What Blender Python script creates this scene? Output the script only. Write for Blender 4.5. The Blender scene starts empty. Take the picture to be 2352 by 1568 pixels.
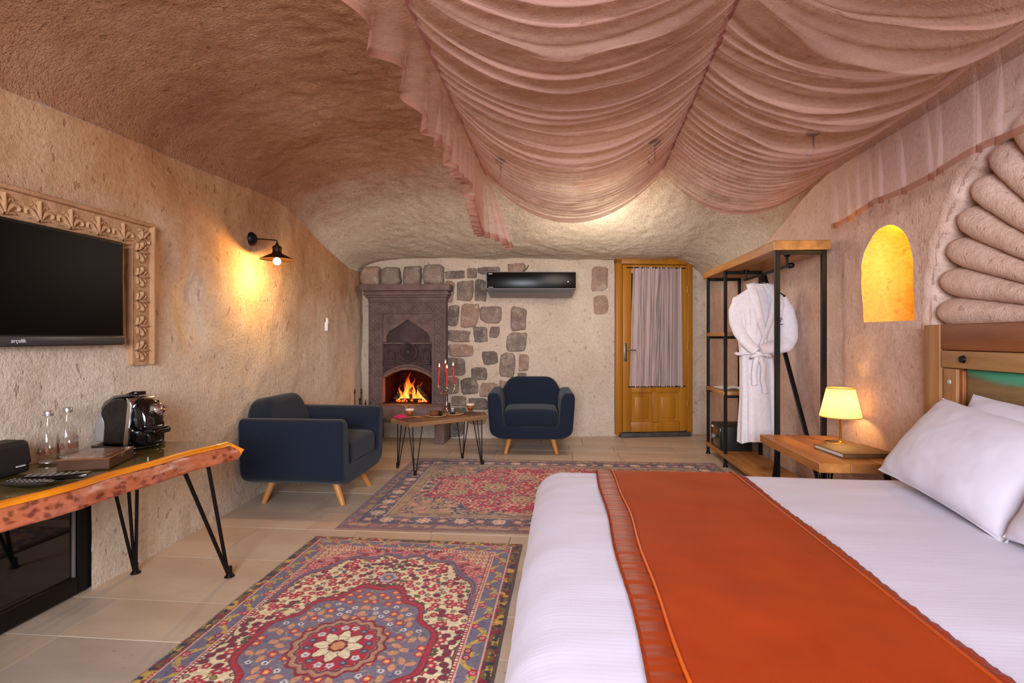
import bpy, bmesh, math, random
import numpy as np
from mathutils import Vector, Matrix
from mathutils.geometry import tessellate_polygon
random.seed(7); np.random.seed(7)
PI = math.pi
S = bpy.context.scene
C = S.collection

# ------------------------------------------------------------------ camera, world, light, exposure
cam_d = bpy.data.cameras.new('camera'); cam = bpy.data.objects.new('camera', cam_d); C.objects.link(cam)
cam.location = (0, 0, 1.15)
cam.rotation_euler = (PI/2, 0, math.atan(114/1250))
cam_d.sensor_width = 36; cam_d.lens = 36*1250/2352; cam_d.shift_y = -9/2352; cam_d.clip_start = .02
S.camera = cam
S.view_settings.view_transform = 'Standard'; S.view_settings.look = 'None'
S.view_settings.gamma = 1; S.view_settings.use_curve_mapping = False
S.view_settings.exposure = 0.0
W = bpy.data.worlds.new('world'); S.world = W; W.use_nodes = True
W.node_tree.nodes['Background'].inputs[0].default_value = (.75, .85, 1, 1)
W.node_tree.nodes['Background'].inputs[1].default_value = .35

def lamp(name, kind, loc, watts, col, size=.1, size_y=None, aim=None):
    d = bpy.data.lights.new(name, kind); d.energy = watts; d.color = col
    o = bpy.data.objects.new(name, d); C.objects.link(o); o.location = loc
    if kind == 'AREA':
        d.size = size
        if size_y: d.shape = 'RECTANGLE'; d.size_y = size_y
    elif kind in ('POINT', 'SPOT'): d.shadow_soft_size = size
    if aim is not None:
        o.rotation_euler = (Vector(aim)-Vector(loc)).to_track_quat('-Z', 'Y').to_euler()
    return o
# daylight through the window behind the camera, and an added fixtureless light for the far-ceiling glow
lamp('window_daylight', 'AREA', (-.15, -1.62, 1.55), 185, (.86, .90, 1.0), 1.7, 1.2, (.3, 3, .55)).data.spread = math.radians(120)
lamp('unseen_glow_light', 'POINT', (.35, 4.9, 1.95), 34, (1, .86, .72), .3)

# ------------------------------------------------------------------ noise and mesh helpers
def _hash(i, j, k):
    n = (i*374761393 + j*668265263 + k*2147483647 + 1013904223).astype(np.int64) & 0xffffffff
    n = ((n ^ (n >> 13))*1274126177) & 0xffffffff
    n = (n ^ (n >> 16)) & 0xffff
    return n/65535.0
def vnoise(x, y, z=0.0):
    x, y, z = np.broadcast_arrays(np.asarray(x, float), np.asarray(y, float), np.asarray(z, float))
    i, j, k = np.floor(x).astype(np.int64), np.floor(y).astype(np.int64), np.floor(z).astype(np.int64)
    fx, fy, fz = x-i, y-j, z-k
    fx, fy, fz = [t*t*t*(t*(t*6-15)+10) for t in (fx, fy, fz)]
    r = 0
    for a in (0, 1):
        for b in (0, 1):
            for c in (0, 1):
                r = r + _hash(i+a, j+b, k+c)*(fx if a else 1-fx)*(fy if b else 1-fy)*(fz if c else 1-fz)
    return r*2-1
def fbm(x, y, z=0.0, oct=4, s=1.0):
    r = 0; a = 1; t = 0
    for o in range(oct):
        r = r + a*vnoise(np.asarray(x)*s+o*17.3, np.asarray(y)*s-o*9.1, np.asarray(z)*s+o*3.7); t += a; a *= .5; s *= 2.03
    return r/t

def props(o, label=None, cat=None, group=None, kind=None):
    if label: o['label'] = label
    if cat: o['category'] = cat
    if group: o['group'] = group
    if kind: o['kind'] = kind
    return o
def link(name, me, mat=None, parent=None, smooth=False):
    if mat is not None: me.materials.append(mat)
    if smooth is True and len(me.polygons):
        me.polygons.foreach_set('use_smooth', [True]*len(me.polygons))
    o = bpy.data.objects.new(name, me); C.objects.link(o)
    if parent is not None: o.parent = parent
    return o
def thing(name, label, cat, loc=(0, 0, 0), rz=0, group=None):
    o = bpy.data.objects.new(name, None); C.objects.link(o)
    o.location = loc; o.rotation_euler = (0, 0, rz); o.empty_display_size = .05
    return props(o, label, cat, group)
def np_mesh(name, V, F, mat, parent=None, smooth=True):
    V = np.asarray(V, np.float32); F = np.asarray(F, np.int32)
    me = bpy.data.meshes.new(name)
    me.vertices.add(len(V)); me.vertices.foreach_set('co', V.ravel())
    k = F.shape[1]
    me.loops.add(F.size); me.loops.foreach_set('vertex_index', F.ravel())
    me.polygons.add(len(F)); me.polygons.foreach_set('loop_start', np.arange(len(F), dtype=np.int32)*k)
    me.update(calc_edges=True); me.validate()
    return link(name, me, mat, parent, smooth)
def grid_faces(nu, nv, skip=None, wrap=False):
    i, j = np.meshgrid(np.arange(nu if wrap else nu-1), np.arange(nv-1), indexing='ij')
    i2 = (i+1) % nu
    F = np.stack([i*nv+j, i2*nv+j, i2*nv+j+1, i*nv+j+1], -1)
    if skip is not None: F = F[~skip]
    return F.reshape(-1, 4)

class MB:
    def __init__(s): s.v = []; s.f = []; s.s = []
    def add(s, vs, fs, sm=False, M=None):
        b = len(s.v)
        for v in vs:
            v = Vector(v); s.v.append(tuple(M @ v) if M is not None else tuple(v))
        for f in fs: s.f.append(tuple(b+i for i in f)); s.s.append(sm)
        return s
    def box(s, c, d, bev=0, M=None, seg=2):
        x, y, z = d[0]/2, d[1]/2, d[2]/2
        if bev <= 0:
            vs = [(c[0]+a*x, c[1]+b*y, c[2]+e*z) for a in (-1, 1) for b in (-1, 1) for e in (-1, 1)]
            return s.add(vs, [(0, 1, 3, 2), (4, 6, 7, 5), (0, 4, 5, 1), (2, 3, 7, 6), (0, 2, 6, 4), (1, 5, 7, 3)], False, M)
        bm = bmesh.new(); bmesh.ops.create_cube(bm, size=1)
        for v in bm.verts: v.co = Vector((v.co.x*d[0], v.co.y*d[1], v.co.z*d[2]))
        bmesh.ops.bevel(bm, geom=bm.edges[:], offset=bev, segments=seg, affect='EDGES', profile=.5)
        vs = [v.co+Vector(c) for v in bm.verts]; fs = [tuple(v.index for v in f.verts) for f in bm.faces]; bm.free()
        return s.add(vs, fs, seg > 1, M)
    def rbox(s, c, d, r, n=10, M=None, fn=None):
        # rounded box with radius r, dense enough to be deformed by fn
        h = np.array(d)/2; r = min(r, *h)
        for ax in range(3):
            for sg in (-1, 1):
                u, v = [a for a in range(3) if a != ax]
                tu = np.linspace(-1, 1, n); tu = np.sign(tu)*np.abs(tu)**.75
                gu, gv = np.meshgrid(tu, tu, indexing='ij')
                P = np.zeros((n*n, 3)); P[:, ax] = sg*h[ax]; P[:, u] = gu.ravel()*h[u]; P[:, v] = gv.ravel()*h[v]
                I = np.clip(P, -(h-r), h-r); D = P-I; L = np.linalg.norm(D, axis=1, keepdims=True); L[L == 0] = 1
                P = I+D/L*r
                if fn is not None: P = fn(P)
                F = grid_faces(n, n)
                flip = (sg < 0) ^ (ax == 1)
                if flip: F = F[:, ::-1]
                s.add((P+np.array(c)).tolist(), F.tolist(), True, M)
        return s
    def cyl(s, p0, p1, r0, r1=None, n=12, cap=True, sm=True):
        r1 = r0 if r1 is None else r1
        p0, p1 = Vector(p0), Vector(p1); d = (p1-p0).normalized()
        q = d.to_track_quat('Z', 'Y'); X = q @ Vector((1, 0, 0)); Y = q @ Vector((0, 1, 0))
        vs = []
        for p, r in ((p0, r0), (p1, r1)):
            for k in range(n):
                a = 2*PI*k/n; vs.append(p+X*math.cos(a)*r+Y*math.sin(a)*r)
        s.add(vs, [(k, (k+1) % n, n+(k+1) % n, n+k) for k in range(n)], sm)
        if cap:
            s.add(vs[:n], [tuple(range(n))[::-1]]); s.add(vs[n:], [tuple(range(n))])
        return s
    def tube(s, pts, r, n=8, cap=True, flat=1.0):
        pts = [Vector(p) for p in pts]; m = len(pts)
        rs = r if isinstance(r, (list, tuple)) else [r]*m
        vs = []; up = None
        for i, p in enumerate(pts):
            d = (pts[min(i+1, m-1)]-pts[max(i-1, 0)]).normalized()
            if up is None:
                up = Vector((0, 0, 1)) if abs(d.z) < .9 else Vector((0, 1, 0))
            X = d.cross(up)
            if X.length < 1e-4: X = d.orthogonal()
            X.normalize(); Y = X.cross(d).normalized(); up = Y
            for k in range(n):
                a = 2*PI*k/n; vs.append(p+X*math.cos(a)*rs[i]+Y*math.sin(a)*rs[i]*flat)
        fs = [(i*n+k, i*n+(k+1) % n, (i+1)*n+(k+1) % n, (i+1)*n+k) for i in range(m-1) for k in range(n)]
        s.add(vs, [f[::-1] for f in fs], True)
        if cap: s.add(vs[:n], [tuple(range(n))]); s.add(vs[-n:], [tuple(range(n))[::-1]])
        return s
    def lathe(s, prof, c=(0, 0, 0), n=24, M=None, sm=True):
        vs = [(c[0]+r*math.cos(2*PI*k/n), c[1]+r*math.sin(2*PI*k/n), c[2]+z) for r, z in prof for k in range(n)]
        fs = [(i*n+k, i*n+(k+1) % n, (i+1)*n+(k+1) % n, (i+1)*n+k) for i in range(len(prof)-1) for k in range(n)]
        return s.add(vs, fs, sm, M)
    def prism(s, poly, z0, z1, M=None, bev=0):
        n = len(poly)
        if bev:
            inn = inset(poly, bev)
            rings = [(poly, z0), (poly, z1-bev), (inn, z1)]
        else: rings = [(poly, z0), (poly, z1)]
        vs = [(p[0], p[1], z) for P, z in rings for p in P]
        fs = [(i*n+k, i*n+(k+1) % n, (i+1)*n+(k+1) % n, (i+1)*n+k) for i in range(len(rings)-1) for k in range(n)]
        t0 = tessellate_polygon([[Vector(p) for p in vs[:n]]]); t1 = tessellate_polygon([[Vector(p) for p in vs[-n:]]]); o_ = (len(rings)-1)*n
        fs += [t[::-1] for t in t0]+[tuple(i+o_ for i in t) for t in t1]
        return s.add(vs, fs, False, M)
    def slab(s, poly, depth, r, steps=5, M=None, bulge=0):
        # closed 2D profile extruded by depth with rounded rims of radius r
        n = len(poly); rings = []
        for side in (0, 1):
            seq = []
            for k in range(steps+1):
                t = k/steps*PI/2
                seq.append((r*(1-math.sin(t)), r*(1-math.cos(t))))
            if side == 0: rings += [(i_, d_) for i_, d_ in seq]
            else: rings += [(i_, depth-d_) for i_, d_ in seq[::-1]]
        vs = []
        for i_, z in rings:
            vs += [(p[0], p[1], z) for p in inset(poly, i_)]
        m = len(rings)
        fs = [(i*n+k, i*n+(k+1) % n, (i+1)*n+(k+1) % n, (i+1)*n+k) for i in range(m-1) for k in range(n)]
        s.add(vs, fs, True, M)
        for cap, rev in ((vs[:n], True), (vs[-n:], False)):
            tri = tessellate_polygon([[Vector(p) for p in cap]])
            s.add(cap, [t[::-1] if rev else t for t in tri], False, M)
        return s
    def build(s, name, mat, parent=None, label=None):
        me = bpy.data.meshes.new(name); me.from_pydata(s.v, [], s.f); me.update()
        me.polygons.foreach_set('use_smooth', s.s)
        o = link(name, me, mat, parent)
        if label: o['label'] = label
        return o

def inset(poly, d):
    n = len(poly); out = []
    A = sum(poly[i][0]*poly[(i+1) % n][1]-poly[(i+1) % n][0]*poly[i][1] for i in range(n))
    sg = 1 if A > 0 else -1
    for i in range(n):
        a, b, c = Vector(poly[i-1]), Vector(poly[i]), Vector(poly[(i+1) % n])
        e1, e2 = (b-a), (c-b)
        if e1.length < 1e-9: e1 = e2
        if e2.length < 1e-9: e2 = e1
        n1 = Vector((-e1.y, e1.x)).normalized()*sg; n2 = Vector((-e2.y, e2.x)).normalized()*sg
        m = n1+n2
        if m.length < 1e-6: m = n1
        m = m/max(m.dot(n1), .35) if m.length > 0 else n1
        out.append((b.x+m.x*d, b.y+m.y*d))
    return out
def round_poly(poly, r, k=5):
    out = []; n = len(poly)
    for i in range(n):
        rr = r[i] if isinstance(r, (list, tuple)) else r
        a, b, c = Vector(poly[i-1]), Vector(poly[i]), Vector(poly[(i+1) % n])
        if rr <= 0: out.append(tuple(b)); continue
        d1 = (a-b); d2 = (c-b); t = min(rr, d1.length*.48, d2.length*.48)
        p, q = b+d1.normalized()*t, b+d2.normalized()*t
        for j in range(k+1):
            u = j/k; out.append(tuple(p*(1-u)**2+b*2*u*(1-u)+q*u*u))
    return out
def facing(M): return M
def front(x, y, z):  # local (px,py,depth) -> x right, z up, depth towards -Y
    return Matrix(((1, 0, 0, x), (0, 0, -1, y), (0, 1, 0, z), (0, 0, 0, 1)))
def copy_tree(o, parent=None):
    c = o.copy(); C.objects.link(c)
    if parent is not None: c.parent = parent
    for ch in list(o.children): copy_tree(ch, c)
    return c
_curves = {}
def text(name, body, size, mat, parent, loc, rot, ext=.0006):
    d = bpy.data.curves.new(name, 'FONT'); d.body = body; d.size = size; d.extrude = ext; d.align_x = 'CENTER'; d.align_y = 'CENTER'
    d.materials.append(mat)
    tmp = bpy.data.objects.new(name, d); C.objects.link(tmp); dg = bpy.context.evaluated_depsgraph_get()
    me = bpy.data.meshes.new_from_object(tmp.evaluated_get(dg)); bpy.data.objects.remove(tmp); bpy.data.curves.remove(d)
    o = link(name, me, None, parent); o.location = loc; o.rotation_euler = rot
    return o

# ------------------------------------------------------------------ materials
def srgb(h):
    h = h.lstrip('#'); v = [int(h[i:i+2], 16)/255 for i in (0, 2, 4)]
    return tuple((c/12.92 if c <= .04045 else ((c+.055)/1.055)**2.4) for c in v)+(1,)
def new_mat(name):
    m = bpy.data.materials.new(name); m.use_nodes = True
    nt = m.node_tree; return m, nt, nt.nodes['Principled BSDF']
def nd(nt, t, **k):
    n = nt.nodes.new(t)
    for a, b in k.items():
        if a.startswith('_'): n.inputs[a[1:].replace('_', ' ')].default_value = b
        else: setattr(n, a, b)
    return n
def ramp(nt, fac, stops):
    r = nd(nt, 'ShaderNodeValToRGB'); e = r.color_ramp.elements
    while len(e) < len(stops): e.new(.5)
    for el, (p, c) in zip(e, stops): el.position = p; el.color = c
    nt.links.new(fac, r.inputs[0]); return r.outputs[0]
def mixc(nt, fac, a, b, mode='MIX'):
    m = nd(nt, 'ShaderNodeMix', data_type='RGBA', blend_type=mode)
    for s_, v in ((m.inputs[0], fac), (m.inputs[6], a), (m.inputs[7], b)):
        if hasattr(v, 'is_linked'): nt.links.new(v, s_)
        else: s_.default_value = v
    return m.outputs[2]
def noise(nt, co, scale, detail=4, rough=.55, out=0, mapping=None):
    if mapping:
        mp = nd(nt, 'ShaderNodeMapping'); mp.inputs['Scale'].default_value = mapping; nt.links.new(co, mp.inputs[0]); co = mp.outputs[0]
    n = nd(nt, 'ShaderNodeTexNoise'); n.inputs['Scale'].default_value = scale; n.inputs['Detail'].default_value = detail; n.inputs['Roughness'].default_value = rough
    nt.links.new(co, n.inputs['Vector']); return n.outputs[out]
def bump(nt, h, strength, dist, prev=None):
    b = nd(nt, 'ShaderNodeBump'); b.inputs['Strength'].default_value = strength; b.inputs['Distance'].default_value = dist
    nt.links.new(h, b.inputs['Height'])
    if prev is not None: nt.links.new(prev, b.inputs['Normal'])
    return b.outputs[0]
def M(name, col, col2=None, rough=.6, metal=0, scale=6, stretch=None, bmp=0, bscale=60, bdist=.004, spec=.5, sheen=0, coat=0):
    m, nt, p = new_mat(name)
    co = nd(nt, 'ShaderNodeTexCoord').outputs['Object']
    c1 = srgb(col) if isinstance(col, str) else col
    if col2:
        f = noise(nt, co, scale, 5, .6, mapping=stretch)
        nt.links.new(ramp(nt, f, [(.32, c1), (.68, srgb(col2))]), p.inputs['Base Color'])
    else: p.inputs['Base Color'].default_value = c1
    p.inputs['Roughness'].default_value = rough; p.inputs['Metallic'].default_value = metal
    p.inputs['Specular IOR Level'].default_value = spec
    if sheen: p.inputs['Sheen Weight'].default_value = sheen
    if coat: p.inputs['Coat Weight'].default_value = coat; p.inputs['Coat Roughness'].default_value = .05
    if bmp:
        nt.links.new(bump(nt, noise(nt, co, bscale, 4, .6, mapping=stretch), bmp, bdist), p.inputs['Normal'])
    return m
def rock(name, a, b, c, pit=.5, b1=.6, b2=.5, d1=.03, d2=.012, streak=None, lime=None, lime_axis=None, grit=(28, 5)):
    m, nt, p = new_mat(name)
    co = nd(nt, 'ShaderNodeTexCoord').outputs['Object']
    base = ramp(nt, noise(nt, co, 1.6, 5, .6), [(.3, srgb(a)), (.52, srgb(b)), (.75, srgb(c))])
    fine = ramp(nt, noise(nt, co, 38, 3, .7), [(.3, (.72, .68, .64, 1)), (.6, (1.05, 1.05, 1.05, 1))])
    if lime:   # wall limewash, lime smears on stones; the ceiling pales towards the far end
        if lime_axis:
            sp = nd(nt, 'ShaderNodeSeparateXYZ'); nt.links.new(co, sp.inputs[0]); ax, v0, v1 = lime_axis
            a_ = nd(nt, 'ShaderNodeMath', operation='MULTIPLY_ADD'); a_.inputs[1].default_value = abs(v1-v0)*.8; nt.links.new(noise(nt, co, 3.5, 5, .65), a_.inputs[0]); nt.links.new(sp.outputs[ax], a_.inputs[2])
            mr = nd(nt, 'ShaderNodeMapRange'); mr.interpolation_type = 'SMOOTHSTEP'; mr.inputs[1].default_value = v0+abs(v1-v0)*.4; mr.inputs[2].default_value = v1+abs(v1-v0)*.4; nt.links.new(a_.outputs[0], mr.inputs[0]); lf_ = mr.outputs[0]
        else:
            gp = nd(nt, 'ShaderNodeNewGeometry').outputs['Position']
            lf_ = ramp(nt, noise(nt, gp, 9, 5, .7), [(.50, (0, 0, 0, 1)), (.62, (.8, .8, .8, 1))])
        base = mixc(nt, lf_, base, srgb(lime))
    base = mixc(nt, .55, base, fine, 'MULTIPLY')
    pits = ramp(nt, noise(nt, co, 24, 2, .5, mapping=streak or (1, 1, .6)), [(.29, (0, 0, 0, 1)), (.34, (1, 1, 1, 1))])
    base = mixc(nt, pit, base, mixc(nt, pits, (.25, .14, .07, 1), (1, 1, 1, 1)), 'MULTIPLY')
    nt.links.new(base, p.inputs['Base Color']); p.inputs['Roughness'].default_value = .95; p.inputs['Specular IOR Level'].default_value = .15
    n1 = bump(nt, noise(nt, co, grit[0], grit[1], .65, mapping=streak), b1, d1)
    n2 = bump(nt, noise(nt, co, 110, 3, .7), b2, d2, n1)
    n3 = bump(nt, pits, .35, .01, n2)
    nt.links.new(n3, p.inputs['Normal']); return m
def emit(name, col, s):
    m, nt, p = new_mat(name)
    e = nd(nt, 'ShaderNodeEmission'); e.inputs[0].default_value = col; e.inputs[1].default_value = s
    nt.links.new(e.outputs[0], nt.nodes['Material Output'].inputs[0]); return m
def glass(name, col=(1, 1, 1, 1), rough=0.0, ior=1.45, trans=.75):
    # thin clear glass: part straight-through, part glossy
    m, nt, p = new_mat(name)
    g = nd(nt, 'ShaderNodeBsdfGlossy'); g.inputs['Roughness'].default_value = rough+.02
    t = nd(nt, 'ShaderNodeBsdfTransparent'); t.inputs[0].default_value = col
    fr = nd(nt, 'ShaderNodeFresnel'); fr.inputs[0].default_value = ior
    mx = nd(nt, 'ShaderNodeMixShader'); ge = nd(nt, 'ShaderNodeNewGeometry'); sb = nd(nt, 'ShaderNodeMath', operation='SUBTRACT'); sb.inputs[0].default_value = 1; nt.links.new(ge.outputs['Backfacing'], sb.inputs[1])
    mm = nd(nt, 'ShaderNodeMath', operation='MULTIPLY'); nt.links.new(fr.outputs[0], mm.inputs[0]); nt.links.new(sb.outputs[0], mm.inputs[1]); nt.links.new(mm.outputs[0], mx.inputs[0])
    nt.links.new(t.outputs[0], mx.inputs[1]); nt.links.new(g.outputs[0], mx.inputs[2])
    nt.links.new(mx.outputs[0], nt.nodes['Material Output'].inputs[0]); return m

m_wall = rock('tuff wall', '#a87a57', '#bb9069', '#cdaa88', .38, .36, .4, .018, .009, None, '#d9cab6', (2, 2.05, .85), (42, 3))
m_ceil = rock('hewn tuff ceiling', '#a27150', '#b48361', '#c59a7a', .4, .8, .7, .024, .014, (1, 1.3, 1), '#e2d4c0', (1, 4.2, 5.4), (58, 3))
m_back = rock('plastered tuff', '#bba896', '#c8b8a6', '#d2c5b6', .3, .3, .35, .012, .006)
m_fan = rock('carved tuff', '#c8a692', '#d4b5a4', '#dcc4b4', .3, .5, .6, .012, .01)
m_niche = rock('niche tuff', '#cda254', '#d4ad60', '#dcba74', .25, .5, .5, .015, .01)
m_frame_stone = M('carved sandstone', '#ad835e', '#c39a74', .9, 0, 12, None, .5, 90, .006, .2)
m_stone = rock('andesite stones', '#87766b', '#9f8c81', '#b3a093', .35, .9, .7, .03, .015, None, '#bfae9d')
m_mauve = M('mauve carved stone', '#64514d', '#7d6764', .85, 0, 9, None, .3, 70, .004, .2)
m_mauve2 = M('shaded carved stone', '#413433', '#5b4a49', .85, 0, 7, None, .3, 70, .004, .2)  # darkened mauve copy: shade of the recessed carving put into its colour
m_firebox = M('soot red brick', '#250805', '#380d08', .95, 0, 20, None, .5, 60, .006, .1)
m_black = M('black powder coated steel', '#131214', None, .45, .6)
m_blackpl = M('gloss black plastic', '#070708', None, .12, 0, spec=.5, coat=.4)
m_screen = M('television glass', '#010102', None, .35, 0, spec=.08)
m_matblack = M('matt black plastic', '#121213', None, .55)
m_grey = M('grey plastic', '#6d6663', None, .35)
m_chrome = M('polished steel', '#d8d8d8', None, .15, 1)
m_white = M('white plastic', '#e8e4e2', None, .4)
m_navy = M('navy wool upholstery', '#161d2b', '#1b2434', .95, 0, 220, None, .35, 500, .001, .2, sheen=.10)
m_beech = M('beech legs', '#b06f34', '#c68645', .45, 0, 10, (1, 1, .12), .1, 40, .002)
m_oak = M('oiled oak board', '#8a5a2a', '#b98446', .5, 0, 14, (1, .1, 1), .25, 40, .003)
m_oak_x = M('reclaimed table board', '#7b4c24', '#b4773f', .42, 0, 12, (.12, 1, 1), .3, 40, .003)
m_door = M('honey pine door', '#8f5808', '#b0741a', .38, 0, 9, (1, 1, .06), .2, 40, .002)
m_hb1 = M('orange brown reclaimed wood', '#6f3a14', '#95572a', .5, 0, 12, (1, .12, 1), .35, 40, .003)
m_hb2 = M('pale reclaimed wood', '#8a6234', '#b48a56', .55, 0, 13, (1, .1, 1), .4, 40, .004)
m_hbv = M('upright reclaimed wood', '#84542a', '#ab7a48', .55, 0, 13, (1, 1, .1), .4, 40, .004)
m_dark = M('dark gap', '#1a0f0a', None, .9)
m_table = M('walnut coffee table board', '#6b4a30', '#94704e', .45, 0, 10, (.1, 1, 1), .2, 40, .002)
m_brass = M('pale brass', '#c79a4a', None, .25, 1)
m_silver = M('tarnished silver', '#b7a68c', None, .22, 1)
m_red = M('red wax', '#b5060c', None, .35, spec=.5)
m_book = M('book cover', '#5b3a22', '#6b482d', .5)
m_paper = M('paper edges', '#c9c0b4', None, .8)
m_terry = M('white terry cloth', '#d9d2d8', '#e4dee2', .95, 0, 40, None, .5, 260, .002, .1, sheen=.2)
m_hem = M('runner orange satin', '#8a2c04', None, .42, 0, spec=.25)
m_bottlecap = M('aluminium cap', '#cfcfd2', None, .3, 1)
m_glass = glass('clear glass')
m_darkglass = M('smoked glass', '#0b0d0d', None, .04, 0, spec=.6)
m_white_mark = emit('white print', (.8, .8, .8, 1), .5)
m_white_print = M('white lettering', '#d8d8da', None, .5)
m_coffee = M('milky coffee', '#8a4a1c', None, .25)
m_foam = M('milk foam', '#e9d7bd', None, .6)
m_cake = M('brown cake', '#5a3014', '#7a451f', .85, 0, 60, None, .6, 120, .004)
m_choc = M('dark chocolate', '#160b09', None, .35)
m_plate = M('wooden plate', '#9a7448', '#b68f60', .5, 0, 9, (.15, 1, 1))
m_pink = M('pink napkin', '#c4185c', '#d62f70', .85, 0, 90, None, .3, 120)
m_slate = M('brown slate', '#4a3426', '#63493a', .7, 0, 14, None, .4, 60)
m_iron = M('rusty iron', '#2d2018', '#463322', .6, .5, 30)
m_rod = M('bare iron rod', '#1a1312', None, .45, .6)

def bed_linen(name, col, stripes=True):
    m, nt, p = new_mat(name)
    co = nd(nt, 'ShaderNodeTexCoord').outputs['Object']
    p.inputs['Base Color'].default_value = srgb(col); p.inputs['Roughness'].default_value = .6
    p.inputs['Specular IOR Level'].default_value = .25; p.inputs['Sheen Weight'].default_value = .15
    n1 = bump(nt, noise(nt, co, 9, 3, .5, mapping=(.35, 2.6, 1)), .05, .02)
    if stripes:
        w = nd(nt, 'ShaderNodeTexWave'); w.bands_direction = 'Y'; w.inputs['Scale'].default_value = 22
        nt.links.new(co, w.inputs[0]); n1 = bump(nt, w.outputs[1], .035, .002, n1)
    nt.links.new(n1, p.inputs['Normal']); return m
m_linen = bed_linen('white satin stripe cotton', '#c6bece')
m_pillow = bed_linen('white pillow cotton', '#ccc6d2', False)
def velvet():
    m, nt, p = new_mat('burnt orange velvet')
    co = nd(nt, 'ShaderNodeTexCoord').outputs['Object']
    f = noise(nt, co, 3.2, 4, .6)
    nt.links.new(ramp(nt, f, [(.3, srgb('#8a2a02')), (.7, srgb('#a23605'))]), p.inputs['Base Color'])
    p.inputs['Roughness'].default_value = .7; p.inputs['Specular IOR Level'].default_value = .2
    p.inputs['Sheen Weight'].default_value = .12; p.inputs['Sheen Tint'].default_value = (1, .35, .1, 1); p.inputs['Sheen Roughness'].default_value = .3
    nt.links.new(bump(nt, noise(nt, co, 500, 2, .6), .25, .002, bump(nt, noise(nt, co, 5, 3, .5), .12, .03)), p.inputs['Normal'])
    return m
m_velvet = velvet()
def sheer(name, col, alpha):
    m, nt, p = new_mat(name)
    co = nd(nt, 'ShaderNodeTexCoord').outputs['Object']
    d = nd(nt, 'ShaderNodeBsdfDiffuse'); d.inputs[0].default_value = col
    tl = nd(nt, 'ShaderNodeBsdfTranslucent'); tl.inputs[0].default_value = col
    mx = nd(nt, 'ShaderNodeMixShader'); mx.inputs[0].default_value = .4
    nt.links.new(d.outputs[0], mx.inputs[1]); nt.links.new(tl.outputs[0], mx.inputs[2])
    tr = nd(nt, 'ShaderNodeBsdfTransparent')
    m2 = nd(nt, 'ShaderNodeMixShader'); m2.inputs[0].default_value = alpha
    nt.links.new(tr.outputs[0], m2.inputs[1]); nt.links.new(mx.outputs[0], m2.inputs[2])
    nt.links.new(m2.outputs[0], nt.nodes['Material Output'].inputs[0]); return m
m_sheer = sheer('dusty pink voile', (.70, .43, .35, 1), .27)
m_valance = sheer('lit pink voile', (.80, .60, .56, 1), .28)  # lighter voile copy: light on the right valance pleats put into the colour
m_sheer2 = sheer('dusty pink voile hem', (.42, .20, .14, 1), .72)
m_rodcloth = M('twisted voile over cord', '#8a4a3c', None, .8)

# ------------------------------------------------------------------ room shell
def smooth01(t): t = np.clip(t, 0, 1); return t*t*(3-2*t)
def XL(y): return np.interp(y, [-2, 2.6, 3.3, 4.5, 6.4, 7.2], [-2.14, -2.14, -2.165, -2.24, -2.30, -2.3])
def XR(y): return np.interp(y, [-2, 3, 4.5, 6.7, 7.2], [1.83, 1.83, 1.855, 1.72, 1.7])
def ZC(y): return 2.66-.60*smooth01((np.asarray(y, float)-3.9)/2.3)
def BL(y): return np.interp(y, [-2, 2, 3.5, 4.5, 5.5, 6.4], [.56, .54, .47, .39, .25, .10])      # drop of the vault at the left
def AL(y): return np.interp(y, [-2, 3.5, 5.5, 6.4], [1.55, 1.4, .9, .35])
def YB(x): return np.where(np.asarray(x, float) < -1, 6.14, 6.14+.195*(np.asarray(x, float)+1))
def disp(x, y, z): return .020*fbm(x, y, z, 2, 2.3)+.007*fbm(x, y, z, 3, 11)

# left wall (with a rectangular pocket for the minibar and a shallow carved panel)
ny, nz = 300, 78
ys = np.linspace(-1.4, 6.5, ny)
Yg, T = np.meshgrid(ys, np.linspace(0, 1, nz), indexing='ij')
ztop = ZC(Yg)-BL(Yg)
Zg = T*ztop
Xg = XL(Yg)+disp(XL(Yg), Yg, Zg)-.03*np.clip(Zg/2, 0, 1)
Xg = Xg-.05*np.exp(-((Yg-3.05)/.16)**2-((Zg-1.45)/.22)**2)*0.5
def dent(Y_, Z_, y0, z0, ry, rz, d): return d*smooth01(1.3-np.sqrt(((Y_-y0)/ry)**2+((Z_-z0)/rz)**2)*1.0)
Xg -= dent(Yg, Zg, 3.02, 1.38, .13, .22, .030)+dent(Yg, Zg, 2.84, 1.52, .10, .16, .022)
Yc, Zc_ = (Yg[:-1, :-1]+Yg[1:, 1:])/2, (Zg[:-1, :-1]+Zg[1:, 1:])/2
skip = (Yc > .9) & (Yc < 2.30) & (Zc_ < .56)
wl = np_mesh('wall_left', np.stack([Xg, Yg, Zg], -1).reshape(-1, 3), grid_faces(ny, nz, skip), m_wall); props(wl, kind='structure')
mb = MB()
for p, q in (((.88, 0), (.88, .60)), ((.88, .585), (2.36, .585)), ((2.318, .60), (2.318, 0))):
    (y0, z0), (y1, z1) = p, q
    mb.add([(-2.12, y0, z0), (-2.75, y0, z0), (-2.75, y1, z1), (-2.17, y1, z1)], [(0, 1, 2, 3)])
mb.add([(-2.75, .88, 0), (-2.75, 2.36, 0), (-2.75, 2.36, .6), (-2.75, .88, .6)], [(0, 1, 2, 3)])
mb.build('recess', m_wall, wl)

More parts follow.
